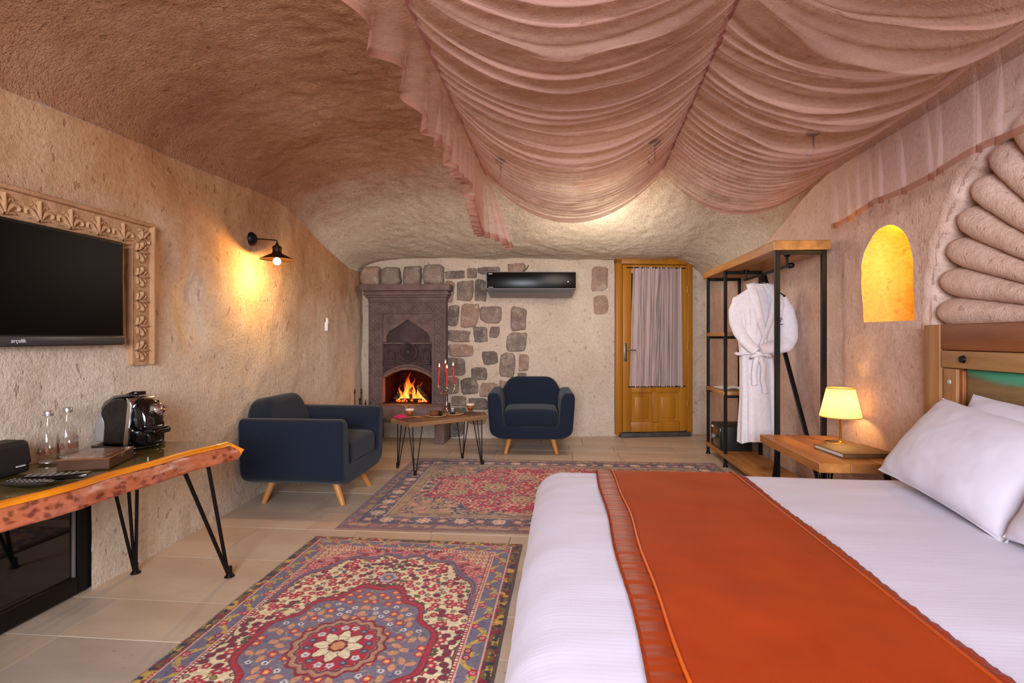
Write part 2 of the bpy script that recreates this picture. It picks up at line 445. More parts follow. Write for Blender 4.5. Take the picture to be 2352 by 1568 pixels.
# ceiling vault
nu, nyc = 260, 420
ysc = np.linspace(-1.4, 6.95, nyc)
uu = np.linspace(0, 1, nu)
Yg, U = np.meshgrid(ysc, uu, indexing='ij')
zc, xl, xr = ZC(Yg), XL(Yg)-.03, XR(Yg)
a, b = AL(Yg), BL(Yg); ar, br = .45, .38
th = np.clip(U/.36, 0, 1)*PI/2; ph = np.clip((U-.84)/.16, 0, 1)*PI/2
Xl = xl+a*(1-np.cos(th)); Zl = zc-b*(1-np.sin(th))
Xm = xl+a+(xr-ar-xl-a)*np.clip((U-.36)/.48, 0, 1); Zm = zc
Xr_ = xr-ar+ar*np.sin(ph); Zr = zc-br*(1-np.cos(ph))
Xc = np.where(U < .36, Xl, np.where(U > .84, Xr_, Xm)); Zcg = np.where(U < .36, Zl, np.where(U > .84, Zr, Zm))
nx = np.where(U < .36, np.cos(th), np.where(U > .84, -np.sin(ph), 0)); nzv = np.where(U < .36, -np.sin(th), np.where(U > .84, -np.cos(ph), -1))
dsp = disp(Xc, Yg, Zcg)+.010*fbm(Xc, Yg, Zcg, 2, 22)*np.abs(nzv)
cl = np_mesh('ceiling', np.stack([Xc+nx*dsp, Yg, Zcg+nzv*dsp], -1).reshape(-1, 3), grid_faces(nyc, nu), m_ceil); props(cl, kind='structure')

# right wall with holes for the lit niche and the carved fan
def xw(y, z): return XR(y)-disp(5+0*y, y, z)
FC, FR = (1.88, 1.20), 1.07            # fan centre (y, z) and rim radius
NR = [2.98, 3.58, 1.20, 1.84]          # patch around the niche
FRc = [.70, 2.965, 1.20, 2.30]
ny, nz = 320, 80
ys = np.linspace(-1.4, 6.95, ny); Yg, T = np.meshgrid(ys, np.linspace(0, 1, nz), indexing='ij')
Zg = T*(ZC(Yg)-br)
Xg = xw(Yg, Zg)
Yc, Zc_ = (Yg[:-1, :-1]+Yg[1:, 1:])/2, (Zg[:-1, :-1]+Zg[1:, 1:])/2
skip = ((Yc > NR[0]+.03) & (Yc < NR[1]-.03) & (Zc_ > NR[2]+.03) & (Zc_ < NR[3]-.03))
skip |= (Zc_ > 1.19) & (np.hypot(Yc-FC[0], Zc_-FC[1]) < FR-.05)
wr = np_mesh('wall_right', np.stack([Xg, Yg, Zg], -1).reshape(-1, 3), grid_faces(ny, nz, skip), m_fan); props(wr, kind='structure')
def ring_patch(name, inner, outer, mat, lift=.0):
    n = len(inner); k = 8; V = []
    for j in range(k+1):
        t = j/k
        for (a0, b0), (a1, b1) in zip(inner, outer):
            y, z = a0+(a1-a0)*t, b0+(b1-b0)*t
            V.append((float(xw(np.float64(y), np.float64(z)))-lift, y, z))
    F = [(j*n+i, j*n+(i+1) % n, (j+1)*n+(i+1) % n, (j+1)*n+i) for j in range(k) for i in range(n)]
    return np_mesh(name, V, F, mat, wr)
# niche outline: pointed-round arch, slightly irregular
def niche_outline():
    pts = []
    y0, y1, z0, zs = 3.03, 3.475, 1.238, 1.56
    N = 16
    for i in range(N): pts.append((y0+(y1-y0)*i/N, z0))
    for i in range(N): pts.append((y1+.05*math.sin(i/N*PI/2), z0+(zs-z0)*i/N))
    cy = (y0-.0+y1+.05)/2; hw = (y1+.05-y0)/2
    for i in range(2*N):
        a_ = PI*i/(2*N); pts.append((cy+hw*math.cos(a_), zs+.225*math.sin(a_)**.85))
    for i in range(N): pts.append((y0, zs+(z0-zs)*i/N))
    return pts
no = niche_outline()
def rect_of(pts, R):
    cy, cz = (R[0]+R[1])/2, (R[2]+R[3])/2; out = []
    for y, z in pts:
        dy, dz = y-cy, z-cz
        k = min(((R[1]-R[0])/2)/max(abs(dy), 1e-6), ((R[3]-R[2])/2)/max(abs(dz), 1e-6)); out.append((cy+dy*k, cz+dz*k))
    return out
ring_patch('niche_surround', no, rect_of(no, [NR[0]-.01, NR[1]+.01, NR[2]-.01, NR[3]+.01]), m_fan, .002)
V = []; n = len(no); cy, cz = 3.25, 1.48; K = 14
for j in range(K+1):
    t = j/K; k = 1-.16*t**1.4
    if t > .55: k *= 1-((t-.55)/.45)**2*.97
    dx = .0+.26*math.sin(min(1, t/.9)*PI/2)
    for i, (y, z) in enumerate(no):
        zz = cz+(z-cz)*k
        if z < 1.24: zz = z+(t*.0) if t < .6 else zz
        V.append((float(xw(np.float64(y), np.float64(z)))-.002+dx+.006*float(fbm(y, z, t, 2, 14)), cy+(y-cy)*k, zz))
F = [(j*n+i, (j+1)*n+i, (j+1)*n+(i+1) % n, j*n+(i+1) % n) for j in range(K) for i in range(n)]
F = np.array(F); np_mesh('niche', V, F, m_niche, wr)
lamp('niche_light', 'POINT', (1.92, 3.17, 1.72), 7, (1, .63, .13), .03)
# carved fan: recessed half disc with radiating rolls
rim = []
NRL = 20
for i in range(241):
    a_ = PI*i/240; k = abs(math.sin(a_*NRL)); rim.append((FC[0]+(FR-.05+.02*k)*math.cos(a_), FC[1]+(FR-.05+.02*k)*math.sin(a_)))
V = []; n = len(rim)
for rr, dx in ((1.055, -.003), (1.0, -.003), (.985, .05), (.97, .11)):
    for y, z in rim:
        yy, zz = FC[0]+(y-FC[0])*rr, FC[1]+(z-FC[1])*rr
        V.append((float(xw(np.float64(yy), np.float64(zz)))+dx, yy, zz))
F = [(j*n+i, j*n+i+1, (j+1)*n+i+1, (j+1)*n+i) for j in range(3) for i in range(n-1)]
np_mesh('fan_rim', V, F, m_fan, wr)
mb = MB(); mb.add([(1.935, FC[0], FC[1]-.02)]+[(1.935, y, z) for y, z in rim], [(0, i+1, i+2) for i in range(n-1)]); mb.build('fan_back', m_fan, wr)
mb = MB(); mb.box((1.90, FC[0], FC[1]-.012), (.16, 2.12, .024)); mb.build('fan_ledge', m_fan, wr)
for k in range(NRL):
    a0 = PI*(k+.5)/NRL
    L0, L1 = .22, FR-.06; r1 = L1*math.tan(PI/NRL/2)*1.03; r0 = L0*math.tan(PI/NRL/2)
    ns, na = 22, 18; V = []
    for i in range(ns+1):
        t = i/ns; L = L0+(L1-L0)*t; r = r0+(r1-r0)*t
        if t > .86: r *= math.sqrt(max(0.0, 1-((t-.86)/.142)**2))*.94+.06*(1-t)
        for j in range(na+1):
            q = PI*j/na; w = math.cos(q)*r; h = math.sin(q)*r*.8
            y = FC[0]+L*math.cos(a0)-w*math.sin(a0); z = FC[1]+L*math.sin(a0)+w*math.cos(a0)
            V.append((1.932-h-.055*math.sin(q)**.3+.006*float(fbm(y, z, 3.1, 2, 16)), y, z))
    np_mesh('carved_roll', V, grid_faces(ns+1, na+1), m_fan, wr)

# far wall with the firebox hole
nxx, nz = 190, 90
xs = np.linspace(-2.42, 1.82, nxx); Xg, Zg = np.meshgrid(xs, np.linspace(0, 2.26, nz), indexing='ij')
Yg = YB(Xg)-.6*disp(Xg, 9, Zg)
Yg += .05*smooth01((Zg-1.96)/.25)
Xc_, Zc_ = (Xg[:-1, :-1]+Xg[1:, 1:])/2, (Zg[:-1, :-1]+Zg[1:, 1:])/2
skip = (Xc_ > -2.03) & (Xc_ < -1.43) & (Zc_ > .39) & (Zc_ < .84)
wb = np_mesh('wall_back', np.stack([Xg, Yg, Zg], -1).reshape(-1, 3), grid_faces(nxx, nz, skip), m_back); props(wb, kind='structure')
# dark crack under the vault at the right
mb = MB(); pts = [(.87, 2.155), (1.0, 2.17), (1.12, 2.20), (1.22, 2.205)]
mb.tube([(x, float(YB(x))-.035, z) for x, z in pts], [.004, .010, .012, .005], 6, True, .8); mb.build('crack', m_dark, wb)

# wall behind the camera with its window
mb = MB(); y = -1.4
for x0, x1, z0, z1 in ((-2.3, -1.05, 0, 2.8), (.75, 1.95, 0, 2.8), (-1.05, .75, 0, .95), (-1.05, .75, 2.15, 2.8)):
    mb.box(((x0+x1)/2, y-.1, (z0+z1)/2), (x1-x0, .2, z1-z0))
props(mb.build('wall_front', m_back), kind='structure')
w1 = thing('window_1', None, None, (-.15, -1.45, 0)); props(w1, kind='structure')
mb = MB()
for sx in (-.87, 0, .87): mb.box((sx, 0, 1.55), (.06, .06, 1.2), .004, seg=1)
for sz in (.98, 2.12): mb.box((0, 0, sz), (1.8, .06, .06), .004, seg=1)
mb.build('window_frame', m_door, w1)

# floor: travertine slabs over a mortar bed
mb = MB(); mb.box((-.2, 2.75, -.045), (4.7, 8.4, .06)); fl = mb.build('floor', M('mortar', '#705f4f', None, .95)); props(fl, kind='structure')
def trav(name, a, b, c):
    m, nt, p = new_mat(name); co = nd(nt, 'ShaderNodeTexCoord').outputs['Object']
    base = ramp(nt, noise(nt, co, 2.4, 6, .6, mapping=(.5, 1.4, 1)), [(.3, srgb(a)), (.5, srgb(b)), (.72, srgb(c))])
    pit = ramp(nt, noise(nt, co, 46, 3, .6, mapping=(.5, 1.2, 1)), [(.27, (.45, .38, .3, 1)), (.34, (1, 1, 1, 1))])
    nt.links.new(mixc(nt, .7, base, pit, 'MULTIPLY'), p.inputs['Base Color'])
    p.inputs['Roughness'].default_value = .42; p.inputs['Specular IOR Level'].default_value = .35
    nt.links.new(bump(nt, pit, .3, .003), p.inputs['Normal']); return m
tm = [trav('travertine', '#b3a08d', '#c0ae9b', '#cabaa8'), trav('warm travertine', '#b59d86', '#c1ab94', '#ccb8a2'), trav('grey travertine', '#a99886', '#b7a695', '#c3b4a3')]
tiles = {}
y = -1.4; row = 0
while y < 6.8:
    h = [.455, .455, .30][row % 3]; x = -2.35-random.random()*.5
    while x < 1.9:
        w = random.choice([.455, .61, .76]); x0, x1 = max(x, -2.4), min(x+w, 1.95)
        if x1-x0 > .05:
            mb = MB(); mb.box((0, 0, -.0075), (x1-x0-.003, h-.003, .015), .0008, seg=1)
            o = mb.build('tile', random.choice(tm), fl); o.location = ((x0+x1)/2, y+h/2, random.uniform(-.0008, .0006))
        x += w
    y += h; row += 1

# rubble stones showing through the plaster of the far wall
def stone_blob(cx, cz, w, h, seed, proud=.016):
    rng = random.Random(seed); n = 22; P = []
    for i in range(n):
        a_ = 2*PI*i/n; c_, s_ = math.cos(a_), math.sin(a_); e = .42
        x = math.copysign(abs(c_)**e, c_)*w/2; z = math.copysign(abs(s_)**e, s_)*h/2
        j = 1+rng.uniform(-.05, .04)+.17*float(fbm(c_*1.1+seed*3.1, s_*1.1, seed, 2, 1.0)); P.append((x*j, z*j))
    k = rng.uniform(-.12, .12); P = [(x+z*k, z-x*k*.5) for x, z in P]
    mb = MB(); vs = []; rings = ((1, -.03), (1, proud*.25), (.93, proud*.8), (.75, proud), (.4, proud*1.12))
    for s_, d in rings:
        for i, (x, z) in enumerate(P): vs.append((x*s_, -d-rng.uniform(-.003, .003)*(1 if s_ < 1 else 0), z*s_))
    vs.append((0, -proud*1.15, 0)); m_ = len(rings)
    fs = [(i*n+k_, i*n+(k_+1) % n, (i+1)*n+(k_+1) % n, (i+1)*n+k_) for i in range(m_-1) for k_ in range(n)]
    fs += [((m_-1)*n+k_, (m_-1)*n+(k_+1) % n, m_*n) for k_ in range(n)]
    mb.add(vs, fs, True); o = mb.build('stone', None, wb)
    o.location = (cx, float(YB(cx)), cz); o.rotation_euler = (0, 0, math.atan(.195) if cx > -1 else 0); return o
sm = [m_stone, rock('grey stones', '#6c625d', '#8a7d76', '#a1948b', .3, .9, .7, .03, .015, None, '#b9aa9a'), rock('pink stones', '#96786a', '#ab8d7c', '#ba9d8c', .3, .8, .7, .02, .012, None, '#c4b3a2')]
STONES = [(865, 100, 1080, 175, 1), (1085, 70, 1185, 165, 0), (1190, 60, 1410, 130, 1), (980, 185, 1150, 390, 0), (1160, 180, 1280, 400, 1), (900, 420, 1010, 630, 1),
    (1030, 410, 1200, 635, 2), (1210, 430, 1420, 590, 0), (890, 665, 1130, 780, 0), (1150, 630, 1290, 780, 1), (1300, 620, 1395, 740, 0), (895, 800, 1160, 920, 2),
    (1230, 860, 1390, 990, 1), (1500, 440, 1660, 670, 0), (1470, 690, 1665, 870, 0), (1400, 890, 1550, 1110, 0), (1580, 890, 1680, 1050, 2), (890, 930, 1080, 1100, 1),
    (1120, 1010, 1290, 1150, 1), (1030, 1110, 1200, 1280, 1), (1210, 1160, 1390, 1310, 2), (930, 1290, 1090, 1390, 0), (1100, 1310, 1300, 1420, 1), (900, 1400, 1090, 1490, 1),
    (1470, 20, 1650, 120, 2), (890, 1110, 1010, 1270, 0), (1570, 1070, 1660, 1130, 0), (865, 190, 965, 400, 2), (880, 1510, 1060, 1680, 1), (1110, 1440, 1280, 1560, 2), (1390, 1140, 1530, 1300, 2)]
for i, (a0, b0, a1, b1, k) in enumerate(STONES):
    # image coordinates: the list holds pixel boxes from an enlarged crop, 1 pixel = 1.2 mm
    x0, x1 = -2.36+a0*.00118, -2.36+a1*.00118; z1, z0 = 2.03-b0*.0012, 2.03-b1*.0012
    o = stone_blob((x0+x1)/2, (z0+z1)/2, (x1-x0)*.98, (z1-z0)*.98, 100+i, .022 if k != 1 else .017); o.data.materials.append(sm[k])
for i, (a0, b0, a1, b1) in enumerate(((50, 52, 248, 242), (258, 58, 452, 242), (462, 48, 645, 242), (668, 32, 862, 244))):
    o = stone_blob(-2.36+(a0+a1)/2*.00118, 2.03-(b0+b1)/2*.0012, (a1-a0)*.00118, (b1-b0)*.0012, 50+i, .11); o.data.materials.append(sm[0] if i else sm[2])
for cx, cz, w, h in ((.44, 1.84, .2, .3), (.46, 1.53, .17, .24)):
    o = stone_blob(cx, cz, w, h, 77+int(cz*10), .012); o.data.materials.append(sm[2])

# ------------------------------------------------------------------ fireplace
fp = thing('fireplace', 'mauve carved stone fireplace with a burning log fire under an arch', 'fireplace', (-1.735, 6.0, 0))
# local: x right, y depth (front at 0), z up
def relief(name, x0, x1, z0, z1, hf, y=0.0, res=.004, mat=None, parent=None, base=.02):
    nx_, nz_ = max(3, int((x1-x0)/res)), max(3, int((z1-z0)/res))
    X_, Z_ = np.meshgrid(np.linspace(x0, x1, nx_), np.linspace(z0, z1, nz_), indexing='ij')
    H_ = hf(X_, Z_)
    V = np.stack([X_, y-H_, Z_], -1).reshape(-1, 3)
    return np_mesh(name, V, grid_faces(nx_, nz_), mat, parent, True)
def lattice(p, w=.006, d=.007):
    def f(X_, Z_):
        def strap(u):
            q = np.abs((u/p) % 1-.5)*p; return 1-smooth01((q-w*.55)/(w*.5))
        a1, a2 = strap(X_+Z_), strap(X_-Z_)
        r = np.hypot(((X_/p) % 1-.5)*p, ((Z_/p) % 1-.5)*p)
        ring = 1-smooth01((np.abs(r-p*.33)-w*.45)/(w*.45))
        return d*np.maximum(np.maximum(a1, a2), ring)+.0015*fbm(X_, Z_, 4, 2, 60)
    return f
mb = MB()   # flat masonry body behind the carving, with the opening left free
for x0, x1, z0, z1 in ((-.44, -.285, .37, 1.57), (.285, .44, .37, 1.57), (-.285, .285, 1.42, 1.57)):
    mb.box(((x0+x1)/2, .07, (z0+z1)/2), (x1-x0, .14, z1-z0))
mb.build('body', m_mauve, fp)
for x0, x1, z0, z1, nm in ((-.425, -.318, .375, 1.545, 'carved_border'), (.318, .425, .375, 1.545, 'carved_border'), (-.318, .318, 1.44, 1.545, 'carved_border')):
    relief(nm, x0, x1, z0, z1, lattice(.0535 if z1-z0 > .2 else .0525, .0075, .013), -.003, .0042, m_mauve, fp)
mb = MB()
for pts in ([(-.305, 1.43), (-.305, .40)], [(.305, .40), (.305, 1.43)], [(-.31, 1.43), (.31, 1.43)], [(-.435, .38), (-.435, 1.555)], [(.435, .38), (.435, 1.555)], [(-.44, 1.558), (.44, 1.558)]):
    (xa, za), (xb, zb) = pts
    mb.box(((xa+xb)/2, -.006, (za+zb)/2), (abs(xb-xa)+.014, .024, abs(zb-za)+.014), .004)
mb.build('edge_moulding', m_mauve, fp)
# stepped cornice
mb = MB()
for z0, z1, hw, yy in ((1.565, 1.60, .45, -.02), (1.60, 1.625, .47, -.05), (1.625, 1.655, .485, -.075), (1.655, 1.672, .475, -.06), (1.672, 1.742, .505, -.11)):
    mb.box((0, (yy+.15)/2, (z0+z1)/2), (hw*2, .15-yy, z1-z0), .006)
mb.build('cornice', m_mauve, fp)
# recessed upper panel and segmental arch wall
def arch_z(x): return .685+.10*(1-(x/.285)**2)
mb = MB(); N = 24; top = 1.425
pts = [(-.285+.57*i/N, arch_z(-.285+.57*i/N)) for i in range(N+1)]
vs = [(x, .075, z) for x, z in pts]+[(x, .075, top) for x, z in pts]+[(x, .16, z) for x, z in pts]
mb.add(vs, [(i, i+1, N+1+i+1, N+1+i) for i in range(N)]+[(i, 2*N+2+i, 2*N+2+i+1, i+1) for i in range(N)])
mb.build('upper_panel', m_mauve2, fp)
mb = MB(); mb.tube([(x, .03, z+.018) for x, z in pts], .016, 8); mb.tube([(x, .045, z+.048) for x, z in pts], .010, 8); mb.build('arch_moulding', m_mauve, fp)
mb = MB(); mb.box((0, .04, 1.085), (.565, .045, .018), .004); mb.build('string_course', m_mauve, fp)
# stepped ogee spandrels
for sx in (-1, 1):
    steps = [(0.0, 1.335)]
    x, z = .012, 1.335
    prof = [(0, 1.42), (0, 1.352)]
    for i in range(8):
        prof.append((.015+.028*i, 1.352-.018*i-.004)); prof.append((.015+.028*i+.012, 1.352-.018*(i+1)))
    prof += [(.252, 1.16), (.252, 1.10), (.285, 1.10), (.285, 1.42)]
    poly = [(sx*p[0], p[1]) for p in prof]
    if sx < 0: poly = poly[::-1]
    mb = MB(); mb.prism(poly[::-1], 0, .046, front(0, .075, 0)); mb.build('spandrel', m_mauve, fp)
    n_ = 72; V = []
    for r_ in np.linspace(0, .055, 16):
        for k in range(n_):
            a_ = 2*PI*k/n_; pet = .5+.5*math.cos(9*a_); R_ = r_*(.8+.2*pet)
            h = .010+.016*math.sin(min(1, r_/.055)*PI)*(.35+.65*pet) if r_ > .014 else .024
            V.append((sx*.19+R_*math.cos(a_), .027-h, 1.345+R_*math.sin(a_)))
    F = [(i*n_+k, i*n_+(k+1) % n_, (i+1)*n_+(k+1) % n_, (i+1)*n_+k) for i in range(15) for k in range(n_)]
    np_mesh('rosette', V, F, m_mauve, fp)
    mb = MB()   # small blind arch with a stepped sill
    mb.tube([(sx*.205-.042, .05, .86), (sx*.205-.042, .05, .97)]+[(sx*.205-.042*math.cos(PI*k/10), .05, .97+.045*math.sin(PI*k/10)) for k in range(1, 10)]+[(sx*.205+.042, .05, .97), (sx*.205+.042, .05, .86)], .011, 8)
    mb.box((sx*.205, .04, .858), (.115, .05, .016), .003); mb.box((sx*.205, .045, .882), (.085, .03, .03), .006); mb.box((sx*.205, .05, .905), (.05, .02, .025), .005)
    mb.build('blind_arch', m_mauve2, fp)
# spiral wheel
n_ = 180; V = []
for r_ in np.linspace(.004, .112, 40):
    for k in range(n_):
        a_ = 2*PI*k/n_
        if r_ > .088: h = .035+.012*math.sin((r_-.088)/.024*PI)
        elif r_ < .022: h = .036*math.cos(r_/.022*.8)
        else: h = .012+.026*(.5+.5*math.cos(16*(a_+9*r_)))**.8
        V.append((r_*math.cos(a_), .055-h, .985+r_*math.sin(a_)))
F = [(i*n_+k, i*n_+(k+1) % n_, (i+1)*n_+(k+1) % n_, (i+1)*n_+k) for i in range(39) for k in range(n_)]
np_mesh('spiral_wheel', V, F, m_mauve2, fp)
mb = MB(); mb.cyl((0, .06, .985), (0, .02, .985), .113, .112, 48, False); mb.build('wheel_rim', m_mauve2, fp)
# firebox
mb = MB()
mb.add([(-.285, .1, .40), (-.24, .5, .40), (-.24, .5, .9), (-.285, .1, .9)], [(0, 1, 2, 3)])
mb.add([(.285, .1, .40), (.24, .5, .40), (.24, .5, .9), (.285, .1, .9)], [(3, 2, 1, 0)])
mb.add([(-.24, .5, .40), (.24, .5, .40), (.24, .5, .9), (-.24, .5, .9)], [(0, 1, 2, 3)])
mb.add([(-.30, .0, .41), (.30, .0, .41), (.26, .52, .41), (-.26, .52, .41)], [(0, 1, 2, 3)])
mb.add([(-.30, .13, .86), (.30, .13, .86), (.26, .52, .86), (-.26, .52, .86)], [(3, 2, 1, 0)])
mb.build('firebox', m_firebox, fp)
# hearth slab and its two stone supports
mb = MB(); mb.box((.06, -.05, .33), (.82, .42, .15), .012, seg=2); mb.build('hearth_slab', m_mauve, fp)
for x in (-.37, .42):
    mb = MB(); mb.box((x, -.03, .128), (.11, .38, .256), .010); mb.build('support', m_mauve, fp)
mb = MB(); mb.box((.03, .14, .128), (.8, .02, .256)); mb.build('back_slab', m_back, fp)

# fire: logs are things, the flames and embers belong to the fire
def log_mat():
    m, nt, p = new_mat('charred log'); co = nd(nt, 'ShaderNodeTexCoord').outputs['Object']
    f = noise(nt, co, 22, 4, .65)
    nt.links.new(ramp(nt, f, [(.4, srgb('#0d0705')), (.7, srgb('#2a150c'))]), p.inputs['Base Color'])
    nt.links.new(ramp(nt, f, [(.60, (0, 0, 0, 1)), (.66, (1, .12, .01, 1)), (.75, (1, .35, .05, 1))]), p.inputs['Emission Color']); p.inputs['Emission Strength'].default_value = 2.2
    p.inputs['Roughness'].default_value = .9; nt.links.new(bump(nt, f, .6, .01), p.inputs['Normal']); return m
m_log = log_mat()
LOGS = [((-.20, .17, .44), (-.07, .25, .53), .026, 'charred log lying low at the left side of the fire'), ((-.10, .27, .43), (-.02, .24, .59), .028, 'charred log propped near upright behind the flames'),
        ((-.0, .15, .42), (-.015, .2, .575), .024, 'short charred log standing upright in the fire centre'), ((.20, .17, .43), (.055, .24, .585), .028, 'long charred log leaning inward from the right of the fire'), ((-.12, .12, .43), (.14, .13, .43), .022, 'charred log lying flat along the front of the fire')]
for p0, p1, r, lb in LOGS:
    o = thing('fire_log', lb, 'log', (-1.735+p0[0], 6.0+p0[1], p0[2]), 0, 'logs burning in the fireplace')
    mb = MB(); d = Vector(p1)-Vector(p0)
    mb.tube([d*t+Vector((.004*math.sin(9*t), .003*math.cos(7*t), 0)) for t in (0, .15, .35, .55, .75, .9, 1)], [r*.9, r, r*1.05, r, r*1.03, r*.97, r*.85], 10); mb.build('log_body', m_log, o)
def flame_mat():
    m, nt, p = new_mat('flame'); tc = nd(nt, 'ShaderNodeTexCoord')
    sp = nd(nt, 'ShaderNodeSeparateXYZ'); nt.links.new(tc.outputs['Generated'], sp.inputs[0])
    nz_ = noise(nt, tc.outputs['Object'], 26, 3, .5, mapping=(1, 1, .4))
    ad = nd(nt, 'ShaderNodeMath', operation='MULTIPLY_ADD'); ad.inputs[1].default_value = .55; nt.links.new(nz_, ad.inputs[0]); nt.links.new(sp.outputs[2], ad.inputs[2])
    c = ramp(nt, ad.outputs[0], [(.30, (1, .72, .26, 1)), (.55, (1, .46, .08, 1)), (.85, (1, .20, .015, 1)), (1.0, (.7, .05, .005, 1))])
    e = nd(nt, 'ShaderNodeEmission'); nt.links.new(c, e.inputs[0]); e.inputs[1].default_value = 2.3
    tr = nd(nt, 'ShaderNodeBsdfTransparent'); mx = nd(nt, 'ShaderNodeMixShader')
    al = ramp(nt, ad.outputs[0], [(.45, (.75, .75, .75, 1)), (.95, (.40, .40, .40, 1)), (1.0, (.15, .15, .15, 1))])
    nt.links.new(al, mx.inputs[0]); nt.links.new(tr.outputs[0], mx.inputs[1]); nt.links.new(e.outputs[0], mx.inputs[2])
    nt.links.new(mx.outputs[0], nt.nodes['Material Output'].inputs[0]); return m
m_flame = flame_mat()
fire = thing('fire', 'orange flames of the log fire inside the fireplace arch', 'fire', (-1.735, 6.2, .41))
rng = random.Random(4)
FL = [(-.03, 0, .34, .05), (-.055, -.01, .24, .045), (.005, .02, .27, .045), (-.13, .0, .19, .022), (-.145, .01, .12, .03), (.09, .02, .235, .032), (.12, .0, .15, .03), (-.02, -.03, .17, .06), (.04, -.03, .13, .05), (-.09, -.03, .12, .045), (.16, -.02, .08, .035), (.1, -.05, .09, .05), (-.05, -.06, .08, .05)]
for x, yv, h, r in FL:
    ns, n_ = 18, 12; V = []; ph_ = rng.uniform(0, 6)
    for i in range(ns+1):
        t = i/ns; rr = r*(math.sin(PI*min(1, (t*.88+.12))**.62))**1.1*(1-t*.25)+.0005
        if t > .97: rr = .0006
        ox = .022*t*math.sin(5*t+ph_)+.012*t*math.sin(13*t+ph_); oy = .015*t*math.cos(6*t+ph_)
        for k in range(n_):
            a_ = 2*PI*k/n_; q = rr*(1+.22*math.sin(3*a_+ph_+6*t)); V.append((x+ox+q*math.cos(a_), yv+oy+q*.55*math.sin(a_), t*h))
    F = [(i*n_+k, i*n_+(k+1) % n_, (i+1)*n_+(k+1) % n_, (i+1)*n_+k) for i in range(ns) for k in range(n_)]
    np_mesh('flame', V, F, m_flame, fire)
em = M('glowing embers', '#1a0805', None, .9); em.node_tree.nodes['Principled BSDF'].inputs['Emission Color'].default_value = (1, .13, .01, 1); em.node_tree.nodes['Principled BSDF'].inputs['Emission Strength'].default_value = 1.6
mb = MB()
for i in range(60):
    x, yv = rng.uniform(-.19, .2), rng.uniform(-.12, .06); r = rng.uniform(.007, .016)
    bm = bmesh.new(); bmesh.ops.create_icosphere(bm, subdivisions=1, radius=r); mb.add([v.co+Vector((x+rng.uniform(-.002, .002), yv, .008+rng.uniform(0, .012))) for v in bm.verts], [tuple(v.index for v in f.verts) for f in bm.faces]); bm.free()
o = mb.build('embers', em, fire); o['kind'] = 'stuff'
lamp('fire_light', 'POINT', (-1.74, 6.14, .58), 4.5, (1, .36, .08), .09)

# fire irons beside the fireplace
ir = thing('fire_iron_stand', 'rusty iron fireplace tool stand beside the carved fireplace', 'fire tools', (-2.17, 5.70, 0))
mb = MB(); mb.box((0, 0, .012), (.11, .13, .024), .006); mb.build('base', m_iron, ir)
mb = MB(); mb.tube([(0, 0, .02), (0, 0, .47)], .007); mb.tube([(-.055, 0, .40), (.075, 0, .39)], .006); mb.lathe([(0, 0), (.012, .01), (.014, .022), (.006, .036), (0, .04)], (0, 0, .465), 10); mb.build('post', m_iron, ir)
for x, k in ((-.05, 0), (.022, 1), (.07, 2)):
    mb = MB(); mb.tube([(x, -.015, .12), (x, -.015, .56 if k < 2 else .44)], .0055); mb.lathe([(0, 0), (.011, .012), (.011, .025), (.005, .04), (.009, .05), (0, .06)], (x, -.015, .54 if k < 2 else .42), 10)
    if k == 0: mb.box((x, -.015, .09), (.05, .012, .09), .004)
    elif k == 1: mb.cyl((x, -.015, .05), (x, -.015, .13), .02, .012)
    else: mb.tube([(x, -.015, .13), (x, -.015, .06), (x+.02, -.015, .05)], .005)
    mb.build(('shovel', 'brush', 'poker')[k], m_iron, ir)

# ------------------------------------------------------------------ air conditioner, door, curtain
ac = thing('air_conditioner', 'black glass fronted air conditioner mounted on the stone wall', 'air conditioner', (-.35, 6.18, 1.60), math.radians(5))
mb = MB(); mb.box((0, -.08, .175), (1.0, .20, .20), .012); mb.build('casing', m_grey, ac)
mb = MB(); mb.box((0, -.185, .18), (.975, .018, .175), .005); mb.build('front_panel', M('black glass panel', '#060607', None, .28, 0, spec=.2), ac)
mb = MB(); mb.add([(-.49, -.18, .09), (.49, -.18, .09), (.46, -.10, .005), (-.46, -.10, .005), (-.49, .02, .09), (.49, .02, .09), (.46, .02, .005), (-.46, .02, .005)], [(0, 3, 2, 1), (3, 7, 6, 2), (0, 4, 7, 3), (1, 2, 6, 5)]); mb.build('louver', m_grey, ac)
mb = MB(); mb.box((0, -.155, .06), (.90, .006, .012)); mb.build('vane', m_matblack, ac)
mb = MB()
for sx, sz, w, h in ((0, .272, .995, .008), (0, .088, .995, .008), (-.494, .18, .008, .19), (.494, .18, .008, .19)): mb.box((sx, -.188, sz), (w, .016, h), .002, seg=1)
mb.build('trim', m_grey, ac)
mb = MB()
for k in range(5): mb.box((-.468+.0085*k, -.1955, .252), (.006, .002, .010))
mb.build('maker_marks', m_white_print, ac); mb = MB()
for k in range(8): mb.box((-.470+.0068*k, -.1955, .104), (.0045, .002, .006))
mb.build('maker_marks', m_white_print, ac)
mb = MB(); mb.cyl((.405, -.194, .165), (.405, -.197, .165), .006, None, 12); mb.build('status_light', emit('status light', (.8, .9, 1, 1), 2.5), ac)
mb = MB(); mb.tube([(-.475, 6.20, 1.86), (-.44, 6.19, 1.90), (-.40, 6.19, 1.93), (-.375, 6.2, 1.975)], .006)
props(mb.build('cable', M('brown cable', '#4a3424', None, .6)), 'thin brown cable running up the wall above the black air conditioner', 'cable')

